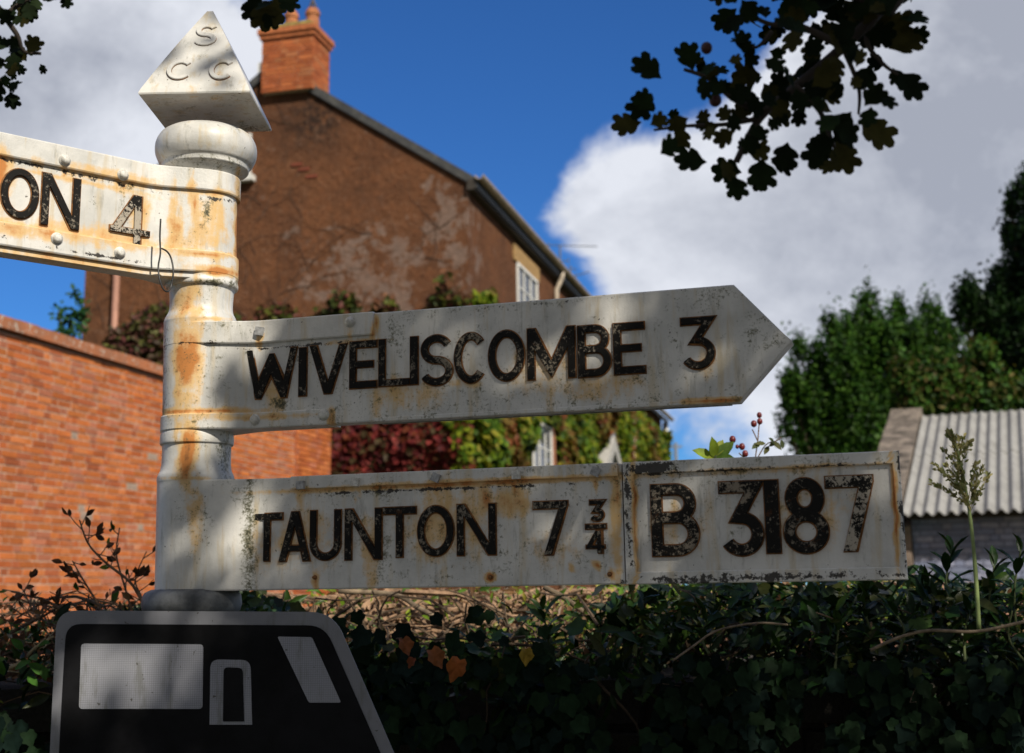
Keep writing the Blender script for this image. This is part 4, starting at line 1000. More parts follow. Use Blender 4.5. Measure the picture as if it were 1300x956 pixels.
rowsS = [(-.04, 0.0), (.52, 0.0), (.5201, .013), (1.0, .013)] 
for si, lift in rowsS:
    for i in range(nx+1):
        x = Ls*i/nx; hh = .027*math.cos(2*math.pi*x/pitch_c)+lift
        mb.v.append(E0+se*x+slope*(1-si if False else si)+nrm*hh)
K = nx+1
for r_i in range(3):
    for i in range(nx): mb.f.append([r_i*K+i, r_i*K+i+1, (r_i+1)*K+i+1, (r_i+1)*K+i])
ro = mb.mk('corrugated_roof', M_CORR, shed, smooth=False)
sm = ro.modifiers.new('solid', 'SOLIDIFY'); sm.thickness = .008
m, n = mat('slate_blue_brick')
a = n.new('ShaderNodeVertexColor', layer_name='col').outputs[0]; c = n.mix(n.mapr(n.noise(n.pos, 12, 6, .7), .4, .7, 0, .6), a, (.16, .18, .27)); c = n.mix(n.mapr(n.noise(n.pos, 25, 5, .7), .66, .72, 0, .8), c, (.30, .30, .32)); n.setb(c, .8, n.bump(n.noise(n.pos, 50, 5), .5, .006)); M_BLUE = m
E00 = Vector((E0.x, E0.y, 0))
wallz = E0.z-.06
mb, cl = bricks(E00+se*.06+sg_*.22, se, -sg_, Ls, 0, wallz, True, cols=[(.24, .27, .40), (.30, .32, .44), (.20, .23, .34), (.33, .34, .44)], seed=21, joint=.010); mk('front_brickwork', mb.v, mb.f, M_BLUE, shed, cols=cl)
MB().prism([E00+se*.07+sg_*.22+Z*0, E00+se*.07+sg_*(run*2)+Z*0, E00+se*.07+sg_*(run*2)+Z*wallz, E00+se*.07+sg_*run+Z*(wallz+rise-.1), E00+se*.07+sg_*.22+Z*(wallz+.0)], se*(Ls-.1)).mk('wall_core', simple('blue_mortar', (.14, .15, .20), .9), shed)
MB().box(E00, se, sg_, Z, .04, Ls, .10, .16, wallz-.06, wallz+.06).mk('eave_board', M_FASC, shed)
# wide stone gable coping climbing beside the sheets
M_STONE = simple('weathered_stone_coping', (.20, .165, .135), .95, .75, 5, 1.0, .05)
mb = MB(); dl = slope.normalized(); L2 = slope.length
sq_ = [(-.05, .30), (.30, .82), (.82, 1.09)]
for a0, a1_ in sq_:
    o = E0+slope*a0; j = random.uniform(-.02, .02)
    mb.hexa([o-se*(.50+j)-nrm*.25, o-se*.03-nrm*.25, E0+slope*(a1_-.006)-se*.03-nrm*.25, E0+slope*(a1_-.006)-se*(.50+j)-nrm*.25,
             o-se*(.50+j)+nrm*(.07+j), o-se*.03+nrm*(.07+j), E0+slope*(a1_-.006)-se*.03+nrm*(.07+j), E0+slope*(a1_-.006)-se*(.50+j)+nrm*(.07+j)])
mb.mk('gable_coping', M_STONE, shed)
MB().prism([E00-se*.48+sg_*.14, E00-se*.48+sg_*(run), E00-se*.48+sg_*run+Z*(E0.z+rise-.3), E00-se*.48+sg_*.14+Z*(E0.z-.2)], se*.53).mk('gable_wall', simple('rubble_stone', (.26, .20, .16), .95, .4, 6, .8, .04), shed)
back = E0+slope*1.0
MB().prism([back+Z*.02, back+slope.reflect(sg_)*.9 if False else back+sg_*run-Z*(rise-.02), back+sg_*run-Z*(rise+.05), back-Z*.05], se*Ls).mk('rear_roof', M_CORR, shed)

# pink garden wall further down the slope
gpk = P(1000, 742, 7.5)
mb, cl = bricks(Vector((gpk.x-1.2, 7.5, 0)), Vector((1, 0, 0)), Vector((0, -1, 0)), 2.9, 0, gpk.z, True, cols=[(.42, .22, .17), (.50, .27, .2), (.36, .18, .14)], seed=31)
pw = empty('pink_brick_wall', (gpk.x, 7.5, 0), 'low pinkish brick wall glimpsed through the hedge below the route number', 'wall')
mk('brickwork', mb.v, mb.f, M_BRICK, pw, cols=cl); MB().box(Vector((gpk.x-1.2, 7.5, 0)), Vector((1, 0, 0)), Vector((0, 1, 0)), Z, .005, 2.895, .001, .22, 0, gpk.z-.005).mk('wall_core', M_MORTAR, pw)

# ------------------------------------------------------------------ far trees
M_BARK = simple('bark', (.09, .065, .045), .95, .4, 12, .9, .02)
def far_tree(name, base, blobs, Y, leaf, cols, lb, cat='tree', dens=1.0, up_=.4, trunk=.3):
    t = empty(name, base, lb, cat); parts = []; mb = MB(); ctrs = []
    for bx, by, br in blobs:
        nc = max(8, int((br**2)/15*dens)); Yb = Y+rng.uniform(-1, 1)*br*Y/F_PX*.5
        ctr, d = blob_pts(bx, by, br*.88, Yb, nc, .35)
        ctrs.append(np.array(P(bx, by, Yb)))
        for c_, dd_ in zip(ctr, d):
            k = 46; rad = rng.uniform(.55, 1.1)*leaf*2.6
            l = c_+rng.normal(size=(k, 3))*rad*np.array((.5, .5, .75+up_))*.55
            tone = 1+.45*rng.uniform(-1, 1)
            parts.append(inst(T_TRI, l, rots(k, dd_*.8+np.array((0, -.1, .5)), .6, (0, 0, 1), .8), rng.uniform(.7, 1.3, k)*leaf, pal(k, cols)*tone))
    v, f, c = merge(parts); mk('crown', v, f, M_LEAF, t, cols=c)
    b = Vector(base); top = Vector(np.mean(ctrs, axis=0)); mb.tube([b, b.lerp(top, .5)+Vector((.1, 0, 0)), top], [trunk, trunk*.7, trunk*.3], 10)
    for c_ in ctrs: mb.tube([b.lerp(top, .55), b.lerp(Vector(c_), .75)+Vector((0, 0, -.2)), Vector(c_)], [trunk*.4, trunk*.25, .03], 6)
    mb.mk('trunk', M_BARK, t); return t
Y1 = 34.0
far_tree('evergreen_tree', (P(1100, 600, Y1).x, Y1, 0), [(1100, 425, 34), (1104, 385, 13), (1062, 465, 42), (1130, 450, 48), (1140, 398, 14), (1172, 440, 42), (1022, 500, 32), (1090, 520, 52), (1160, 520, 56), (1042, 555, 42), (1003, 490, 15), (1200, 470, 36), (1052, 418, 13), (1016, 448, 13), (1182, 395, 14), (1205, 425, 18), (1000, 540, 14), (1100, 580, 60), (1075, 430, 20)], Y1, .125,
         [(.024, .072, .010), (.040, .105, .013), (.014, .042, .008), (.065, .14, .018)], 'bushy bright green tree with spiky tops behind the shed', dens=1.0, up_=.8)
Y2 = 25.0
far_tree('dark_tree', (P(1330, 600, Y2).x, Y2, 0), [(1305, 300, 34), (1290, 372, 40), (1262, 410, 34), (1310, 245, 24), (1335, 440, 80), (1262, 470, 38), (1300, 500, 50), (1360, 320, 80), (1228, 385, 18), (1232, 372, 10), (1284, 262, 10), (1380, 420, 90), (1222, 400, 12)], Y2, .11,
         [(.010, .028, .008), (.016, .04, .010), (.02, .05, .012)], 'tall dark almost black tree at the right edge behind the shed', dens=1.1)
far_tree('ridge_shrub', (P(1200, 600, 20.2).x, 20.6, 0), [(1180, 500, 26), (1150, 480, 18), (1232, 500, 26), (1268, 505, 24), (1205, 478, 22), (1165, 515, 22), (1300, 510, 24), (1245, 460, 20)], 20.4, .11,
         [(.04, .10, .016), (.07, .10, .02), (.025, .07, .014), (.11, .09, .03), (.06, .13, .02)], 'loose green and brown shrub growing over the ridge of the shed', 'shrub', 1.0, .2, .06)

# ------------------------------------------------------------------ retaining wall of the hedge
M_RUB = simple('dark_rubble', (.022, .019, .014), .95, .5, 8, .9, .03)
sw = empty('stone_wall', (.5, 2.62, 0), 'dark mossy rubble stone wall under the hedge', 'wall')
mb = MB(); rr_ = random.Random(2); z = 0; wtop = P(650, 852, 2.62).z
MB().box(Vector((0, 2.67, 0)), Vector((1, 0, 0)), Vector((0, 1, 0)), Z, -3, 4.5, .0, .35, 0, wtop-.02).mk('wall_core', simple('wall_earth', (.03, .025, .02), 1), sw)
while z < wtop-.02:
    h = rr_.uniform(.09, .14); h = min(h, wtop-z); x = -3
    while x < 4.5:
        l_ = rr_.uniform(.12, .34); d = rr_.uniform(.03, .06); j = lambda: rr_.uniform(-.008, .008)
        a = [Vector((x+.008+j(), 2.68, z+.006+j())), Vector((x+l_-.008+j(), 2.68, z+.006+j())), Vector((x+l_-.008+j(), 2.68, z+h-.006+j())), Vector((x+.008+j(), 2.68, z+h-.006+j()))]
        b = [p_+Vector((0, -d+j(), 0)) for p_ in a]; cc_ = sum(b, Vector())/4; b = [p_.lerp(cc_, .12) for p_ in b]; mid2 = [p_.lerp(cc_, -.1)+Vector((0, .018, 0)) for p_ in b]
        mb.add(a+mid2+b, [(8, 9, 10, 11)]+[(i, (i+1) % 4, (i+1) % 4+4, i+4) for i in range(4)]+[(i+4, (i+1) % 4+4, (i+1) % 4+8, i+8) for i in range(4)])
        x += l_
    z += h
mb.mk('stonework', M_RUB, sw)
MB().box(Vector((0, 0, 0)), Vector((1, 0, 0)), Vector((0, 1, 0)), Z, -4.5, 5, 2.70, 4.4, 0, wtop-.05).mk('hedge_bank', simple('bank_soil', (.035, .028, .018), 1, .4, 10, .8, .03), kind='structure')

# ------------------------------------------------------------------ hedge: twigs and leaves
def hedge_top(x):    # pixel row of the leafy top for a pixel column
    xs = [-300, 0, 60, 130, 200, 330, 420, 560, 700, 800, 900, 1000, 1090, 1150, 1200, 1300, 1600]
    ys = [800, 800, 790, 775, 770, 758, 800, 815, 770, 750, 738, 745, 738, 738, 745, 738, 735]
    return np.interp(x, xs, ys)
parts = []; n_ = 15000
px = rng.uniform(-200, 1500, n_); Yd = rng.uniform(2.5, 3.3, n_); top = hedge_top(px); dn = rng.random(n_)**1.25*130
py = top+dn+rng.uniform(-4, 6, n_)*2
loc = np.array([tuple(P(a_, b_, c_)) for a_, b_, c_ in zip(px, py, Yd)])
kp = loc[:, 2] > wtop-.06; kp &= ~((px > 380) & (px < 780) & (py < 822) & (rng.random(n_) < .88)); kp &= ~((px < 210) & (rng.random(n_) < .7)); kp &= np.array([noise.noise(Vector((a_*.012, b_*.02, c_*2))) for a_, b_, c_ in zip(px, py, Yd)]) > -.28
k = kp.sum(); half = rng.random(k) < .22
DG = [(.012, .034, .007), (.018, .046, .009), (.009, .024, .007), (.034, .070, .012), (.05, .06, .014)]
lk = loc[kp]; ro = rots(k, (0, -.6, .7), .7, (0, 0, -.3), 1.0)
parts.append(inst(T_IVY, lk[half], ro[half], rng.uniform(.018, .045, half.sum()), pal(half.sum(), DG, .35)))
parts.append(inst(T_LONG, lk[~half], ro[~half], rng.uniform(.022, .060, (~half).sum()), pal((~half).sum(), DG, .35)))
# small light new leaves
n_ = 6500; px = rng.uniform(150, 1400, n_); py = hedge_top(px)+rng.uniform(0, 85, n_); Yd = rng.uniform(2.7, 3.6, n_); loc = np.array([tuple(P(a_, b_, c_)) for a_, b_, c_ in zip(px, py, Yd)])
parts.append(inst(T_OVAL, loc, rots(n_, (0, -.6, .7), .7), rng.uniform(.010, .026, n_), pal(n_, [(.10, .17, .02), (.17, .22, .03), (.06, .12, .02), (.22, .18, .05), (.16, .08, .04)], .3)))
n_ = 2400; px = rng.uniform(380, 1080, n_); py = rng.uniform(742, 815, n_); Yd = rng.uniform(3.15, 3.7, n_); loc = np.array([tuple(P(a_, b_, c_)) for a_, b_, c_ in zip(px, py, Yd)])
kp = (px > 760) | (rng.random(n_) < .45); n_ = kp.sum()
parts.append(inst(T_LONG, loc[kp], rots(n_, np.array(S), .7), rng.uniform(.02, .045, n_), pal(n_, [(.15, .25, .02), (.24, .30, .03), (.08, .16, .02), (.30, .26, .05), (.16, .08, .03)], .3)))
v, f, c = merge(parts); mk('hedge', v, f, M_LEAFGLOSS, cols=c, label='dark leafy ivy hedge along the wall below the sign arms', cat='hedge', kind='stuff')
# tangle of twigs, sunlit and pale in the gap under the lower arm
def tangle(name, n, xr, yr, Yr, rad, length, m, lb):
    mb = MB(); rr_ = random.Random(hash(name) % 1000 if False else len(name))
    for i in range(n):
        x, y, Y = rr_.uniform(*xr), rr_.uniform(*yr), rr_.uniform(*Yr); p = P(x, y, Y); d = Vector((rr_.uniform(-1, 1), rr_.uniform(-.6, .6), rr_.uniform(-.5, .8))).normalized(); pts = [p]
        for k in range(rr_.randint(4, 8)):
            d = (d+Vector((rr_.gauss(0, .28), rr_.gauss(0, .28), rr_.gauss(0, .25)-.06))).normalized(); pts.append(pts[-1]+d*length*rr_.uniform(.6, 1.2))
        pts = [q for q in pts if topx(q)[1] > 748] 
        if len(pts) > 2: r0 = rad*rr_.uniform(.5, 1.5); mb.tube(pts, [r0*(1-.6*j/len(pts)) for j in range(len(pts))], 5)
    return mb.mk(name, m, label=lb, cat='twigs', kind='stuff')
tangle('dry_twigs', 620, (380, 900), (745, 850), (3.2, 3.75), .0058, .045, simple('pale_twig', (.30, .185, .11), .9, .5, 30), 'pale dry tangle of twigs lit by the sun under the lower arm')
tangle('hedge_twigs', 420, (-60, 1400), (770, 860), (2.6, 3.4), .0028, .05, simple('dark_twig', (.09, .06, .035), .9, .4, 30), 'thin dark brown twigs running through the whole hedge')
# ------------------------------------------------------------------ single plants standing out of the hedge
M_TWIG = simple('brown_twig', (.15, .09, .05), .9, .4, 40); M_STEM = simple('green_twig', (.07, .09, .03), .8, .3, 40); M_STRAW = simple('pale_stem', (.33, .27, .15), .8, .3, 40)
def smoothpts(pts, k=5):
    out = []
    for i in range(len(pts)-1):
        p0, p1, p2, p3 = pts[max(i-1, 0)], pts[i], pts[i+1], pts[min(i+2, len(pts)-1)]
        for q in range(k):
            t = q/k; out.append(p1+.5*t*((p2-p0)+t*(2*p0-5*p1+4*p2-p3+t*(3*(p1-p2)+p3-p0))))
    out.append(pts[-1]); return out
def leafset(items, tm, cols, jit=.25):
    """items: (pos, axis, normal, size)"""
    n = len(items); loc = np.array([tuple(i[0]) for i in items]); Rm = np.zeros((n, 3, 3))
    for k, it in enumerate(items):
        y = Vector(it[1]).normalized(); z = Vector(it[2]); z = (z-y*z.dot(y)).normalized(); x = y.cross(z); Rm[k] = np.array([x, y, z]).T
    return inst(tm, loc, Rm, np.array([i[3] for i in items]), pal(n, cols, jit))
def shoot(name, base, tip, n, size, cols, lb, cat, tm=T_LONG, group=None, r0=.003, mt=None, droop=.3, m=M_LEAFGLOSS):
    rr_ = random.Random(int(base[0]*7+base[1])); Yb = base[2]
    B, T = P(base[0], base[1], Yb), P(tip[0], tip[1], Yb+rr_.uniform(-.05, .05)); mid = B.lerp(T, .5)+Vector((rr_.uniform(-.02, .02), rr_.uniform(-.02, .02), 0))
    pts = smoothpts([B, mid, T], 6); rt = empty(name, B, lb, cat, group)
    MB().tube(pts, [r0*(1-.6*j/len(pts)) for j in range(len(pts))], 6).mk('stem', mt or M_STEM, rt, smooth=True)
    items = []; ax = (T-B).normalized()
    for i in range(n):
        t = .25+.75*i/max(n-1, 1); p = pts[min(int(t*(len(pts)-1)), len(pts)-1)]; an = i*2.4+rr_.uniform(-.3, .3)
        side = Vector((math.cos(an), math.sin(an)*.8, 0)); d = (side*(1.15-.55*t)+ax*(.35+.6*t)+Vector((0, 0, -droop*(1-t)))).normalized()
        items.append((p, d, (ax*1.0-side*.25+Vector((0, -.25, .2))), size*rr_.uniform(.7, 1.15)*(1-.25*max(0, t-.8)/.2)))
    v, f, c = leafset(items, tm, cols); mk('foliage', v, f, m, rt, cols=c); return rt
LAU = [(.012, .034, .009), (.020, .048, .012), (.010, .026, .009), (.03, .06, .014)]
spots = [(1215, 790, 2.55, 1208, 700, 'taller dark shoot beside the pale grass stalk'), (1180, 800, 2.6, 1170, 735, 'dark glossy shoot right under the corner of the route plate'), (1250, 800, 2.65, 1262, 718, 'dark shoot with spreading leaves in front of the blue brick wall'),
         (1290, 800, 2.55, 1296, 698, 'dark leafy shoot at the right edge of the picture'), (1105, 800, 2.55, 1100, 748, 'broad leaved dark shoot below the last number of the route plate'), (1040, 800, 2.65, 1028, 752, 'dark drooping shoot below the middle of the route plate'),
         (960, 810, 2.6, 955, 756, 'dark shoot under the left half of the route plate'), (850, 815, 2.7, 842, 765, 'dark shoot under the letter B'), (1140, 830, 2.5, 1130, 770, 'low dark shoot in front of the bare twig at the lower right'), (1225, 840, 2.5, 1235, 765, 'low dark shoot at the foot of the grass stalk'),
         (900, 830, 2.5, 905, 780, 'low dark shoot in the hedge between two taller ones'), (700, 830, 2.6, 690, 775, 'dark shoot under the gap after the word TAUNTON'), (1060, 850, 2.5, 1065, 790, 'lowest dark shoot close to the wall stones'), (1310, 850, 2.5, 1285, 775, 'low dark shoot in the right bottom corner')]
for i, (bx, by, Yb, tx, ty, lb) in enumerate(spots):
    shoot('laurel_shoot', (bx, by, Yb), (tx, ty), 13 if i < 6 else 11, .062 if i in (0, 2, 3) else .055, LAU, lb, 'plant shoot', T_LONG, 'dark glossy shoots rising from the hedge')
# ivy leaves: larger dark ones hanging in front, and dead orange leaves
items = []; rr_ = random.Random(5)
for i in range(60):
    x, y = rr_.uniform(420, 700), 858-85*rr_.random()**1.6; p = P(x, y, rr_.uniform(2.42, 2.6)); an = rr_.uniform(0, 6.28)
    items.append((p, Vector((math.cos(an), -.2, math.sin(an)-.5)), Vector((rr_.uniform(-.4, .4), -1, rr_.uniform(-.1, .8))), rr_.uniform(.022, .045)))
for i in range(2600):
    x, y = rr_.uniform(-60, 1400), rr_.uniform(835, 1010); p = P(x, y, rr_.uniform(2.46, 2.6))
    if noise.noise(Vector((x*.013, y*.013, 1))) < -.2: continue
    items.append((p, Vector((rr_.gauss(0, .6), -.2, -1+rr_.gauss(0, .4))), Vector((rr_.gauss(0, .35), -1, rr_.uniform(-.1, .6))), rr_.uniform(.02, .042)))
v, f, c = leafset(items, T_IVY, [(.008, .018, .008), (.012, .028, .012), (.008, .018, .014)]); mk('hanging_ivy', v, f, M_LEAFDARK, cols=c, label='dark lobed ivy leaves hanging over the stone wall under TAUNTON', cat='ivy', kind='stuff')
lbs = ['curled orange dead leaf highest of the three by the wall', 'orange brown dead leaf between the two other dead leaves', 'brightest orange dead leaf lowest and rightmost by the wall', 'small reddish dead leaf tucked under the highest orange dead leaf', 'yellow leaf lying in the dark hedge below the numeral 7']
for (x, y, s_, cc), lb in zip(((512, 811, .034, (.28, .09, .035)), (548, 825, .040, (.30, .10, .035)), (584, 838, .044, (.42, .12, .03)), (525, 836, .020, (.26, .07, .03)), (668, 824, .032, (.35, .22, .03))), lbs):
    v, f, c = leafset([(P(x, y, 2.38), Vector((rr_.uniform(-.6, .6), -.3, -.8)), Vector((rr_.uniform(-.3, .3), -1, .6)), s_)], T_CURL, [cc], .05); mk('dead_leaf', v, f, M_LEAF, cols=c, label=lb, cat='leaf', group='dead leaves caught in the hedge')
# yellow green shoot above the route plate
rt = empty('bright_shoot', P(906, 620, 2.5), 'yellow green young leaves sticking up behind the route plate', 'plant shoot')
MB().tube([P(906, 760, 2.5), P(907, 600, 2.5), P(908, 578, 2.5)], .003, 6).mk('stem', M_STEM, rt)
items = [(P(x0, y0, 2.5), P(x1, y1, 2.5-dy)-P(x0, y0, 2.5), Vector((.1, -1, .5)), (P(x1, y1, 2.5)-P(x0, y0, 2.5)).length) for x0, y0, x1, y1, dy in ((907, 582, 878, 570, .01), (907, 582, 904, 553, .02), (908, 582, 932, 560, .0), (908, 583, 935, 580, .03), (906, 582, 890, 583, .03), (907, 580, 919, 556, -.01))]
v, f, c = leafset(items, T_OVAL, [(.20, .27, .03), (.13, .22, .04), (.26, .30, .04)]); mk('foliage', v, f, M_LEAF, rt, cols=c)
# rose hips
rh = empty('rose_stem', P(965, 640, 2.7), 'thin rose stem with dark red hips behind the route plate', 'plant')
mb = MB()
for pth in ([(958, 720), (958, 600), (962, 560), (964, 535)], [(960, 585), (972, 565), (985, 560)], [(958, 600), (948, 585), (938, 575)], [(962, 560), (955, 545)], [(955, 595), (945, 592)], [(985, 560), (992, 555)]): mb.tube(smoothpts([P(x, y, 2.7) for x, y in pth], 4), .0013, 5)
mb.mk('stem', M_TWIG, rh)
M_HIP = simple('rose_hip', (.16, .02, .02), .35, .3, 60, .05)
for x, y, r_ in ((964, 527, .0055), (957, 538, .0065), (964.5, 535, .006), (942, 567, .0065), (946, 576, .0065), (930, 558, .007), (936, 567, .004)):
    c0 = P(x, y, 2.7); MB().lathe((c0.x, c0.y), [(c0.z+r_*1.15*math.sin(R(a)), max(.0004, r_*math.cos(R(a)))) for a in range(-90, 91, 20)], 12).mk('hip', M_HIP, rh, smooth=True)
items = [(P(x, y, 2.7), Vector((rr_.uniform(-1, 1), -.2, rr_.uniform(-.8, .2))), Vector((.1, -1, .6)), rr_.uniform(.018, .03)) for x, y in ((965, 562), (972, 563), (980, 560), (986, 561), (992, 558), (976, 566), (984, 565), (948, 588), (940, 580))]
v, f, c = leafset(items, T_OVAL, [(.07, .09, .03), (.12, .12, .04)]); mk('foliage', v, f, M_LEAF, rh, cols=c)
# pale grass stalk
YG = 2.45; gs = empty('grass_stalk', P(1240, 790, YG), 'tall pale yellow green grass stalk with a feathery seed head before the shed', 'grass')
MB().tube(smoothpts([P(1243, 800, YG), P(1238, 720, YG), P(1232, 660, YG), P(1222, 600, YG), P(1212, 560, YG)], 5), [.0042]*6+[.0036]*5+[.003]*5+[.002]*4+[.0012], 8).mk('stem', simple('straw_green', (.20, .26, .09), .7, .2, 40), gs, smooth=True)
mb = MB(); gr = []
for x0, y0, x1, y1 in ((1232, 645, 1182, 612), (1231, 640, 1194, 598), (1230, 630, 1184, 588), (1228, 625, 1200, 590), (1230, 640, 1248, 592), (1232, 650, 1256, 602), (1230, 630, 1240, 588), (1224, 605, 1196, 570), (1220, 590, 1232, 560), (1216, 575, 1208, 548), (1218, 585, 1222, 556), (1214, 565, 1204, 552), (1228, 620, 1216, 592), (1233, 655, 1218, 612), (1232, 648, 1240, 615), (1222, 600, 1210, 565)):
    a_, b_ = P(x0, y0, YG), P(x1, y1, YG+rr_.uniform(-.02, .02)); m2 = a_.lerp(b_, .5)+Z*.004; pts = smoothpts([a_, m2, b_], 5); mb.tube(pts, .0007, 4)
    for k in range(48):
        q = pts[min(int(rr_.uniform(.25, 1)*(len(pts)-1)), len(pts)-1)]; gr.append((q+Vector((rr_.gauss(0, .002), rr_.gauss(0, .002), rr_.gauss(0, .002))), (b_-a_).normalized()+Vector((rr_.gauss(0, .45), rr_.gauss(0, .45), rr_.gauss(0, .45))), Vector((rr_.gauss(0, 1), -1, rr_.gauss(0, 1))), rr_.uniform(.007, .012)))
mb.mk('branchlets', M_STRAW, gs); v, f, c = leafset(gr, T_OVAL, [(.42, .36, .16), (.36, .36, .15), (.48, .42, .22), (.28, .30, .12)]); mk('seed_head', v, f, M_LEAF, gs, cols=c)
# pale curved twigs lying in the hedge on the right
for lb, pth, Yt, r_ in (('bare grey brown twig crossing the hedge at the lower right', [(1105, 822), (1140, 806), (1180, 802), (1240, 803), (1300, 790), (1340, 780)], 2.46, .0030), ('thinnest bare twig arching below the route plate', [(855, 840), (880, 822), (910, 800), (960, 795), (1000, 796)], 2.45, .0020),
                        ('bare branch leaning down under the fraction of the lower arm', [(690, 745), (715, 762), (735, 776), (760, 790)], 2.9, .0060), ('bare branch leaning behind the hedge under TAUNTON', [(430, 752), (500, 754), (530, 768), (560, 790)], 3.1, .0060)):
    MB().tube(smoothpts([P(x, y+rr_.uniform(-4, 4), Yt+rr_.uniform(-.03, .03)) for x, y in pth], 5), r_, 8).mk('fallen_twig', simple('grey_twig', (.19, .14, .09), .9, .5, 40), label=lb, cat='twig', smooth=True, group='bare twigs in the hedge')
# bramble and dead stalks left of the post
YB = 2.6
stalks = [('dead bramble stalk rising highest left of the road sign', [(195, 800), (170, 745), (135, 715), (112, 690), (101, 660)], .0034), ('dead bramble stalk with a withered flower head against the brick wall', [(140, 800), (125, 768), (105, 735), (92, 712)], .0030), ('thin bramble stalk forked beside the post', [(190, 800), (180, 760), (172, 735), (186, 700)], .0024),
          ('pale bent stalk low in the left corner', [(-20, 856), (20, 845), (45, 822), (68, 808)], .0045), ('twisted dead stalk behind the left corner of the road sign', [(75, 830), (58, 800), (40, 772), (30, 748)], .0022), ('leafy bramble stalk standing closest to the post', [(175, 800), (160, 750), (148, 705), (152, 670)], .0028), ('low thorny stalk leaning left over the corner leaves', [(110, 800), (70, 770), (45, 785), (10, 770)], .0020)]
for i, (lb, pth, r_) in enumerate(stalks):
    pts = smoothpts([P(x, y, YB+.05*(i % 3)) for x, y in pth], 6); rt = empty('bramble', pts[0], lb, 'bramble', 'dead bramble stalks left of the post')
    mb = MB().tube(pts, [r_*(1-.6*j/len(pts)) for j in range(len(pts))], 7); rb = random.Random(i); items = []
    for j in range(3, len(pts)-1):
        if rb.random() < .55:
            d = Vector((rb.uniform(-1, 1), rb.uniform(-.4, .2), rb.uniform(-.2, 1))).normalized(); l_ = rb.uniform(.02, .05); mb.tube([pts[j], pts[j]+d*l_*.6, pts[j]+d*l_+Z*.004], [.0012, .001, .0006], 5)
            for q in range(rb.randint(1, 3)): items.append((pts[j]+d*l_*rb.uniform(.5, 1), d+Vector((rb.gauss(0, .6), rb.gauss(0, .4), rb.gauss(0, .6))), Vector((rb.gauss(0, .5), -1, rb.gauss(.3, .5))), rb.uniform(.012, .026)))
        if rb.random() < .4: d = Vector((rb.uniform(-1, 1), 0, rb.uniform(-1, 1))).normalized(); mb.tube([pts[j], pts[j]+d*.006], [.001, .0002], 4)
    mb.mk('stem', M_TWIG if i != 3 else M_STRAW, rt)
    if items: v, f, c = leafset(items, T_OVAL, [(.10, .045, .025), (.06, .03, .02), (.14, .06, .03)] if i not in (5,) else [(.05, .10, .02), (.03, .06, .015), (.22, .26, .03), (.04, .05, .02)]); mk('foliage', v, f, M_LEAF, rt, cols=c)
# curled brown leaves and a few green ones at lower left
items = []
for k in range(420):
    x, y = rr_.uniform(-40, 200), rr_.uniform(745, 862); 
    if y < 770+abs(x-60)*.15 and rr_.random() < .8: continue
    items.append((P(x, y, rr_.uniform(2.6, 2.95)), Vector((rr_.gauss(0, 1), rr_.gauss(0, .5), rr_.gauss(0, 1))), Vector((rr_.gauss(0, .6), -1, rr_.gauss(.4, .5))), rr_.uniform(.012, .03)))
v, f, c = leafset(items, T_OVAL, [(.20, .09, .045), (.14, .06, .03), (.28, .15, .08), (.10, .05, .03), (.05, .10, .02)]); mk('dry_leaves', v, f, M_LEAF, cols=c, label='curled brown leaves heaped in the bramble at the lower left', cat='leaves', kind='stuff')
items = [(P(x, y, 2.5), Vector((rr_.uniform(-1, 1), -.2, rr_.uniform(-.4, .6))), Vector((rr_.uniform(-.3, .3), -1, .9)), rr_.uniform(.03, .045)) for x, y in ((40, 832), (55, 845), (35, 858), (8, 835), (30, 825), (60, 858), (5, 858), (18, 850), (48, 820))]
v, f, c = leafset(items, T_OVAL, [(.07, .17, .03), (.05, .13, .02), (.10, .18, .04)]); mk('green_leaf_sprig', v, f, M_LEAF, cols=c, label='few bright green oval leaves in the lower left corner', cat='plant')
tangle('bramble_tangle', 70, (-60, 190), (770, 860), (2.65, 3.0), .0018, .04, M_TWIG, 'fine brown bramble tangle at the lower left')

# ------------------------------------------------------------------ hawthorn tree standing behind the camera: its branches reach into view and dapple the sign
hw = empty('hawthorn_tree', (2.6, -2.6, 0), 'hawthorn overhead with dark lobed leaves and red berries hanging at the top', 'tree')
def lit(x, y):
    """1 where the sun should reach the sign through the crown (photograph coordinates of the lit thing)"""
    v = 0.0
    for cx, cy, sx, sy, a in LIT: v = max(v, a*1.15*math.exp(-((x-cx)/(sx*1.65+14))**2-((y-cy)/(sy*1.65+16))**2))
    return v
LIT = [(60, 250, 110, 110, 1.0), (200, 285, 80, 75, 1.0), (270, 290, 50, 80, .95), (250, 370, 45, 30, .95), (222, 450, 40, 95, 1.0), (215, 560, 28, 35, .9), (268, 26, 20, 20, .95), (225, 104, 34, 12, .85), (325, 120, 18, 40, .9), (-80, 240, 120, 150, 1.0),
       (630, 492, 52, 18, 1.0), (765, 388, 26, 12, 1.0), (712, 470, 36, 16, 1.0), (930, 478, 28, 18, .95), (560, 402, 20, 12, .9), (325, 430, 18, 16, .9), (860, 505, 45, 10, .9), (430, 455, 14, 14, .7), (262, 705, 22, 22, 1.0), (340, 640, 20, 14, .9), (705, 692, 36, 24, 1.0), (560, 670, 14, 16, .95), (868, 622, 25, 18, .95),
       (740, 716, 40, 14, .95), (610, 603, 40, 8, .9), (1010, 616, 30, 14, .8), (1100, 640, 24, 26, .85), (420, 718, 26, 12, .9), (312, 712, 18, 16, .95), (500, 738, 36, 8, .8), (180, 845, 50, 16, .8), (385, 850, 20, 20, .6), (840, 700, 20, 20, .7)]
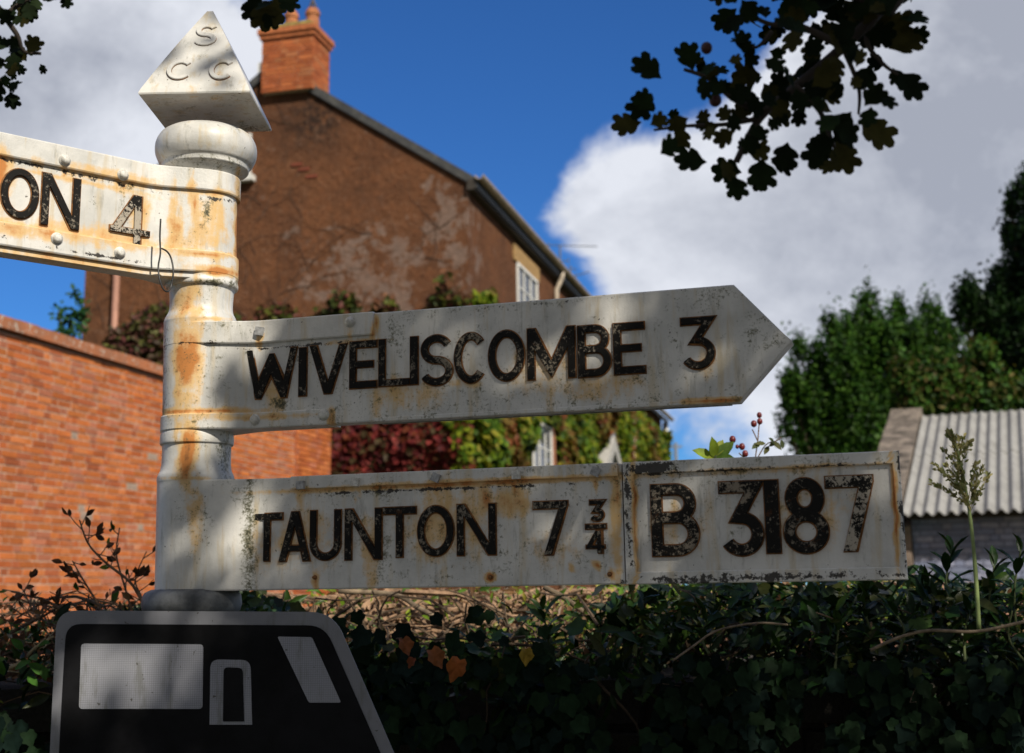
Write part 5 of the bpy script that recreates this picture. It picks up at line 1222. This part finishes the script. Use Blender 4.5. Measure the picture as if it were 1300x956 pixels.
def sign_lit(c):
    """how far a leaf at c would spoil a sunlit patch on the sign"""
    Sn = np.array(S); Yp = np.full(len(c), 1.93)
    for _ in range(3):
        q_ = c-Sn[None]*((c[:, 1]-Yp)/S.y)[:, None]; x_, y_, _d = topx_np(q_)
        Yp = np.where(x_ > 250, 1.93-np.clip((x_-250)/900, 0, 1)*.27, 1.93-np.clip((250-x_)/250, 0, 1.5)*.20)
    return np.array([lit(a_, b_) if -500 < a_ < 1500 and -200 < b_ < 1000 else 0.0 for a_, b_ in zip(x_, y_)])
def in_frame(a, pad=25):
    x, y, d = topx_np(a); return (d > .05) & (x > -pad) & (x < 1300+pad) & (y > -pad) & (y < 956+pad)
N = 46000
tx = rng.uniform(-120, 1500, N); ty = rng.uniform(-60, 1120, N); Yt = np.where(ty > 752, rng.uniform(1.7, 2.9, N), np.where(tx < 330, 1.9, 1.95-np.clip((tx-250)/900, 0, 1)*.27))
tgt = np.array([tuple(P(a_, b_, c_)) for a_, b_, c_ in zip(tx, ty, Yt)]); dist = rng.uniform(2.8, 5.0, N)**1.0
cand = tgt+np.array(S)[None]*dist[:, None]
prob = 1-np.clip((sign_lit(cand)-.12)*3.2, 0, 1); prob = np.where((tx < 190) & (ty < 760), prob*.05, prob)
gapn = np.array([noise.noise(Vector((a_*.016, b_*.020, 7.3))) for a_, b_ in zip(tx, ty)]); prob *= np.where(gapn > np.where(ty > 752, -.12, .2), .08, 1.0)
def twig_gap(c):
    s_ = (c[:, 1]-3.6)/S.y; q_ = c-np.array(S)[None]*s_[:, None]; x_, y_, _ = topx_np(q_)
    return (x_ > 370) & (x_ < 1070) & (y_ > 735) & (y_ < 835)
tg = twig_gap(cand)
ok = (rng.random(N) < prob*.62) & ~(tg & (rng.random(N) < .93)) & ~in_frame(cand, 60) & (np.linalg.norm(cand-np.array(CAM), axis=1) > .7)
cand = cand[ok]
# unseen crown leaves added to block sky light and shade the hanging branches
n2_ = 16000; c2 = np.stack([rng.uniform(-3.2, 4.5, n2_), rng.uniform(-4.5, -.4, n2_), CZ+rng.uniform(1.9, 4.6, n2_)], 1)
s_ = (c2[:, 1]-1.93)/S.y; q2 = c2-np.array(S)[None]*s_[:, None]; x2, y2, _ = topx_np(q2)
lit2 = sign_lit(c2)
lump2 = np.array([noise.noise(Vector(tuple(a_*1.1))) for a_ in c2])
k2 = (lit2 < .2) & ~((x2 < 420) & (y2 < 560) & (x2 > -500)) & ~twig_gap(c2) & (lump2 > -.15) & (((x2 < -300) | (x2 > 1400) | (y2 < -50) | (y2 > 1100)) | (rng.random(n2_) < .25))
n3_ = 2600; x3 = np.where(rng.random(n3_) < .8, rng.uniform(780, 1220, n3_), rng.uniform(-100, 120, n3_)); t3 = np.array([tuple(P(a_, b_, 1.2)) for a_, b_ in zip(x3, rng.uniform(-120, 250, n3_))])
c3 = t3+np.array(S)[None]*rng.uniform(.9, 3.4, n3_)[:, None]; s_ = (c3[:, 1]-1.93)/S.y; q3 = c3-np.array(S)[None]*s_[:, None]; xx3, yy3, _ = topx_np(q3)
lit3 = sign_lit(c3); k3 = (lit3 < .25) & ~in_frame(c3, 60) & (np.linalg.norm(c3-np.array(CAM), axis=1) > .7)
cand = np.concatenate([cand, c2[k2], c3[k3]]); k = len(cand)
HC = [(.030, .055, .014), (.022, .042, .012), (.04, .065, .016)]
v, f, c = inst(T_HAW, cand, rots(k, np.array(S)*1.2, .5), rng.uniform(.032, .05, k), pal(k, HC)); mk('crown', v, f, M_LEAFDARK, hw, cols=c)
# trunk and limbs
mb = MB(); tr = [Vector((2.6, -2.6, 0)), Vector((2.55, -2.5, 1.2)), Vector((2.5, -2.7, 2.4)), Vector((2.3, -2.6, 3.8)), Vector((2.2, -2.4, 5.2))]
mb.tube(smoothpts(tr, 4), [.16-.0065*i for i in range(17)], 14)
ctrs = cand[rng.integers(0, k, 60)]
for c_ in ctrs:
    s0 = tr[rng.integers(2, 5)]; e = Vector(c_); m1 = s0.lerp(e, .5)+Vector((rng.uniform(-.15, .15), rng.uniform(-.15, .15), rng.uniform(0, .25)))
    pts = smoothpts([s0, m1, e], 6)
    if in_frame(np.array([tuple(q) for q in pts]), 40).any(): continue
    mb.tube(pts, [.02*(1-.85*j/len(pts)) for j in range(len(pts))], 6)
mb.mk('trunk', M_BARK, hw)
# branches in view
twigs = []; leafpos = []; berries = []
def br(pth, Y0, Y1_, r, leaves=0, ls=.032, spread=16):
    n = len(pth); pts = smoothpts([P(x, y, Y0+(Y1_-Y0)*i/(n-1)) for i, (x, y) in enumerate(pth)], 5)
    mbr = MB().tube(pts, [r*(1-.6*j/len(pts)) for j in range(len(pts))], 7); mbr.mk('branch', M_BARKD, hw, smooth=True)
    for k in range(int(leaves*.85)):
        q = pts[rr_.randint(0, len(pts)-1)]; x, y = topx(q); x += rr_.gauss(0, spread); y += rr_.gauss(0, spread); Y = q.y+rr_.uniform(-.06, .06); pp = P(x, y, Y); an = rr_.uniform(0, 6.28)
        leafpos.append((pp, Vector((math.cos(an), rr_.uniform(-.5, .5), math.sin(an)-.25)), Vector((rr_.gauss(0, .6), -1, rr_.gauss(-.2, .6))), ls*.74*rr_.uniform(.6, 1.2)))
M_BARKD = simple('twig_bark', (.035, .025, .018), .9, .3, 30)
YH = 1.18
br([(1260, -260), (1180, -60), (1120, 10), (1070, 60), (1010, 110), (965, 150), (935, 205)], 1.2, YH, .0075, 52, .036, 22)
br([(1010, 110), (975, 138), (935, 128), (900, 100), (868, 88)], YH, YH, .0040, 26, .030, 20)
br([(1070, 60), (1020, 35), (975, 30), (940, 10)], YH, YH, .0038, 30, .034, 20)
br([(1120, 10), (1100, 50), (1120, 80), (1140, 95)], YH, YH, .0032, 12, .032, 16)
br([(1010, 110), (1040, 140), (1055, 175), (1060, 190)], YH, YH, .0032, 26, .032, 16)
br([(965, 150), (920, 158), (870, 160), (830, 165)], YH, YH, .0028, 20, .028, 16)
br([(1070, 60), (1090, 110), (1090, 145)], YH, YH, .0028, 10, .030, 14)
br([(980, 40), (960, 60), (940, 50)], YH, YH, .0022, 6, .024, 10)
br([(1120, 10), (1080, -5), (1020, -10), (980, 0)], YH, YH, .0045, 46, .036, 22)
br([(1180, -60), (1150, -10), (1130, 20)], 1.2, YH, .0045, 18, .036, 18)
for x, y, ax_, s_, Yl in ((826, 118, (-.6, -.9), .032, YH), (840, 100, (-.8, .6), .034, YH), (1092, 152, (.5, -.5), .040, YH), (1140, 90, (.5, -.8), .036, YH), (898, 206, (-1, .1), .032, YH), (932, 222, (.1, -1), .026, YH), (968, 200, (-.1, -1), .034, YH), (1062, 178, (.3, -1), .036, YH), (1050, 175, (-.5, -.9), .036, YH), (815, 155, (-1, -.2), .030, YH), (1128, 62, (.9, .3), .034, YH), (1000, 180, (-.2, -.9), .03, YH), (880, 90, (-.3, 1), .03, YH)):
    leafpos.append((P(x, y, Yl), Vector((ax_[0], -.1, ax_[1])), Vector((.1, -1, .25)), s_))
# left and centre top
br([(-60, -120), (-20, -20), (5, 20), (22, 45), (30, 65), (52, 68)], 1.3, 1.35, .0042, 14, .026, 12)
br([(5, 20), (30, 2), (50, -4), (70, -10)], 1.35, 1.35, .003, 22, .026, 9); br([(30, 62), (20, 74), (5, 78)], 1.35, 1.35, .0026, 16, .024, 8)
br([(-60, 80), (-20, 92), (0, 102), (12, 112)], 1.35, 1.35, .003, 14, .030, 11)
br([(360, -160), (350, -60), (335, -15)], 1.3, 1.3, .004, 16, .034, 16)
for x, y, s_ in ((335, 0, .036), (352, -5, .034), (318, -5, .03), (82, -6, .016), (340, 10, .026)): leafpos.append((P(x, y, 1.3), Vector((rr_.uniform(-.4, .4), 0, -1)), Vector((.1, -1, .25)), s_))
v, f, c = leafset(leafpos, T_HAW, [(.010, .018, .006), (.014, .026, .008), (.008, .015, .005), (.05, .045, .012)]); mk('foliage', v, f, M_LEAFDARK, hw, cols=c)
M_BERRY = simple('haw_berry', (.045, .006, .008), .5, .2, 40, .05)
for x, y, r_ in ((897, 61, .0055), (908, 127, .006), (1008, 52, .004)):
    c0 = P(x, y, YH-.02); MB().lathe((c0.x, c0.y), [(c0.z+r_*1.1*math.sin(R(a)), max(.0004, r_*math.cos(R(a)))) for a in range(-90, 91, 15)], 14).mk('berry', M_BERRY, hw, smooth=True)
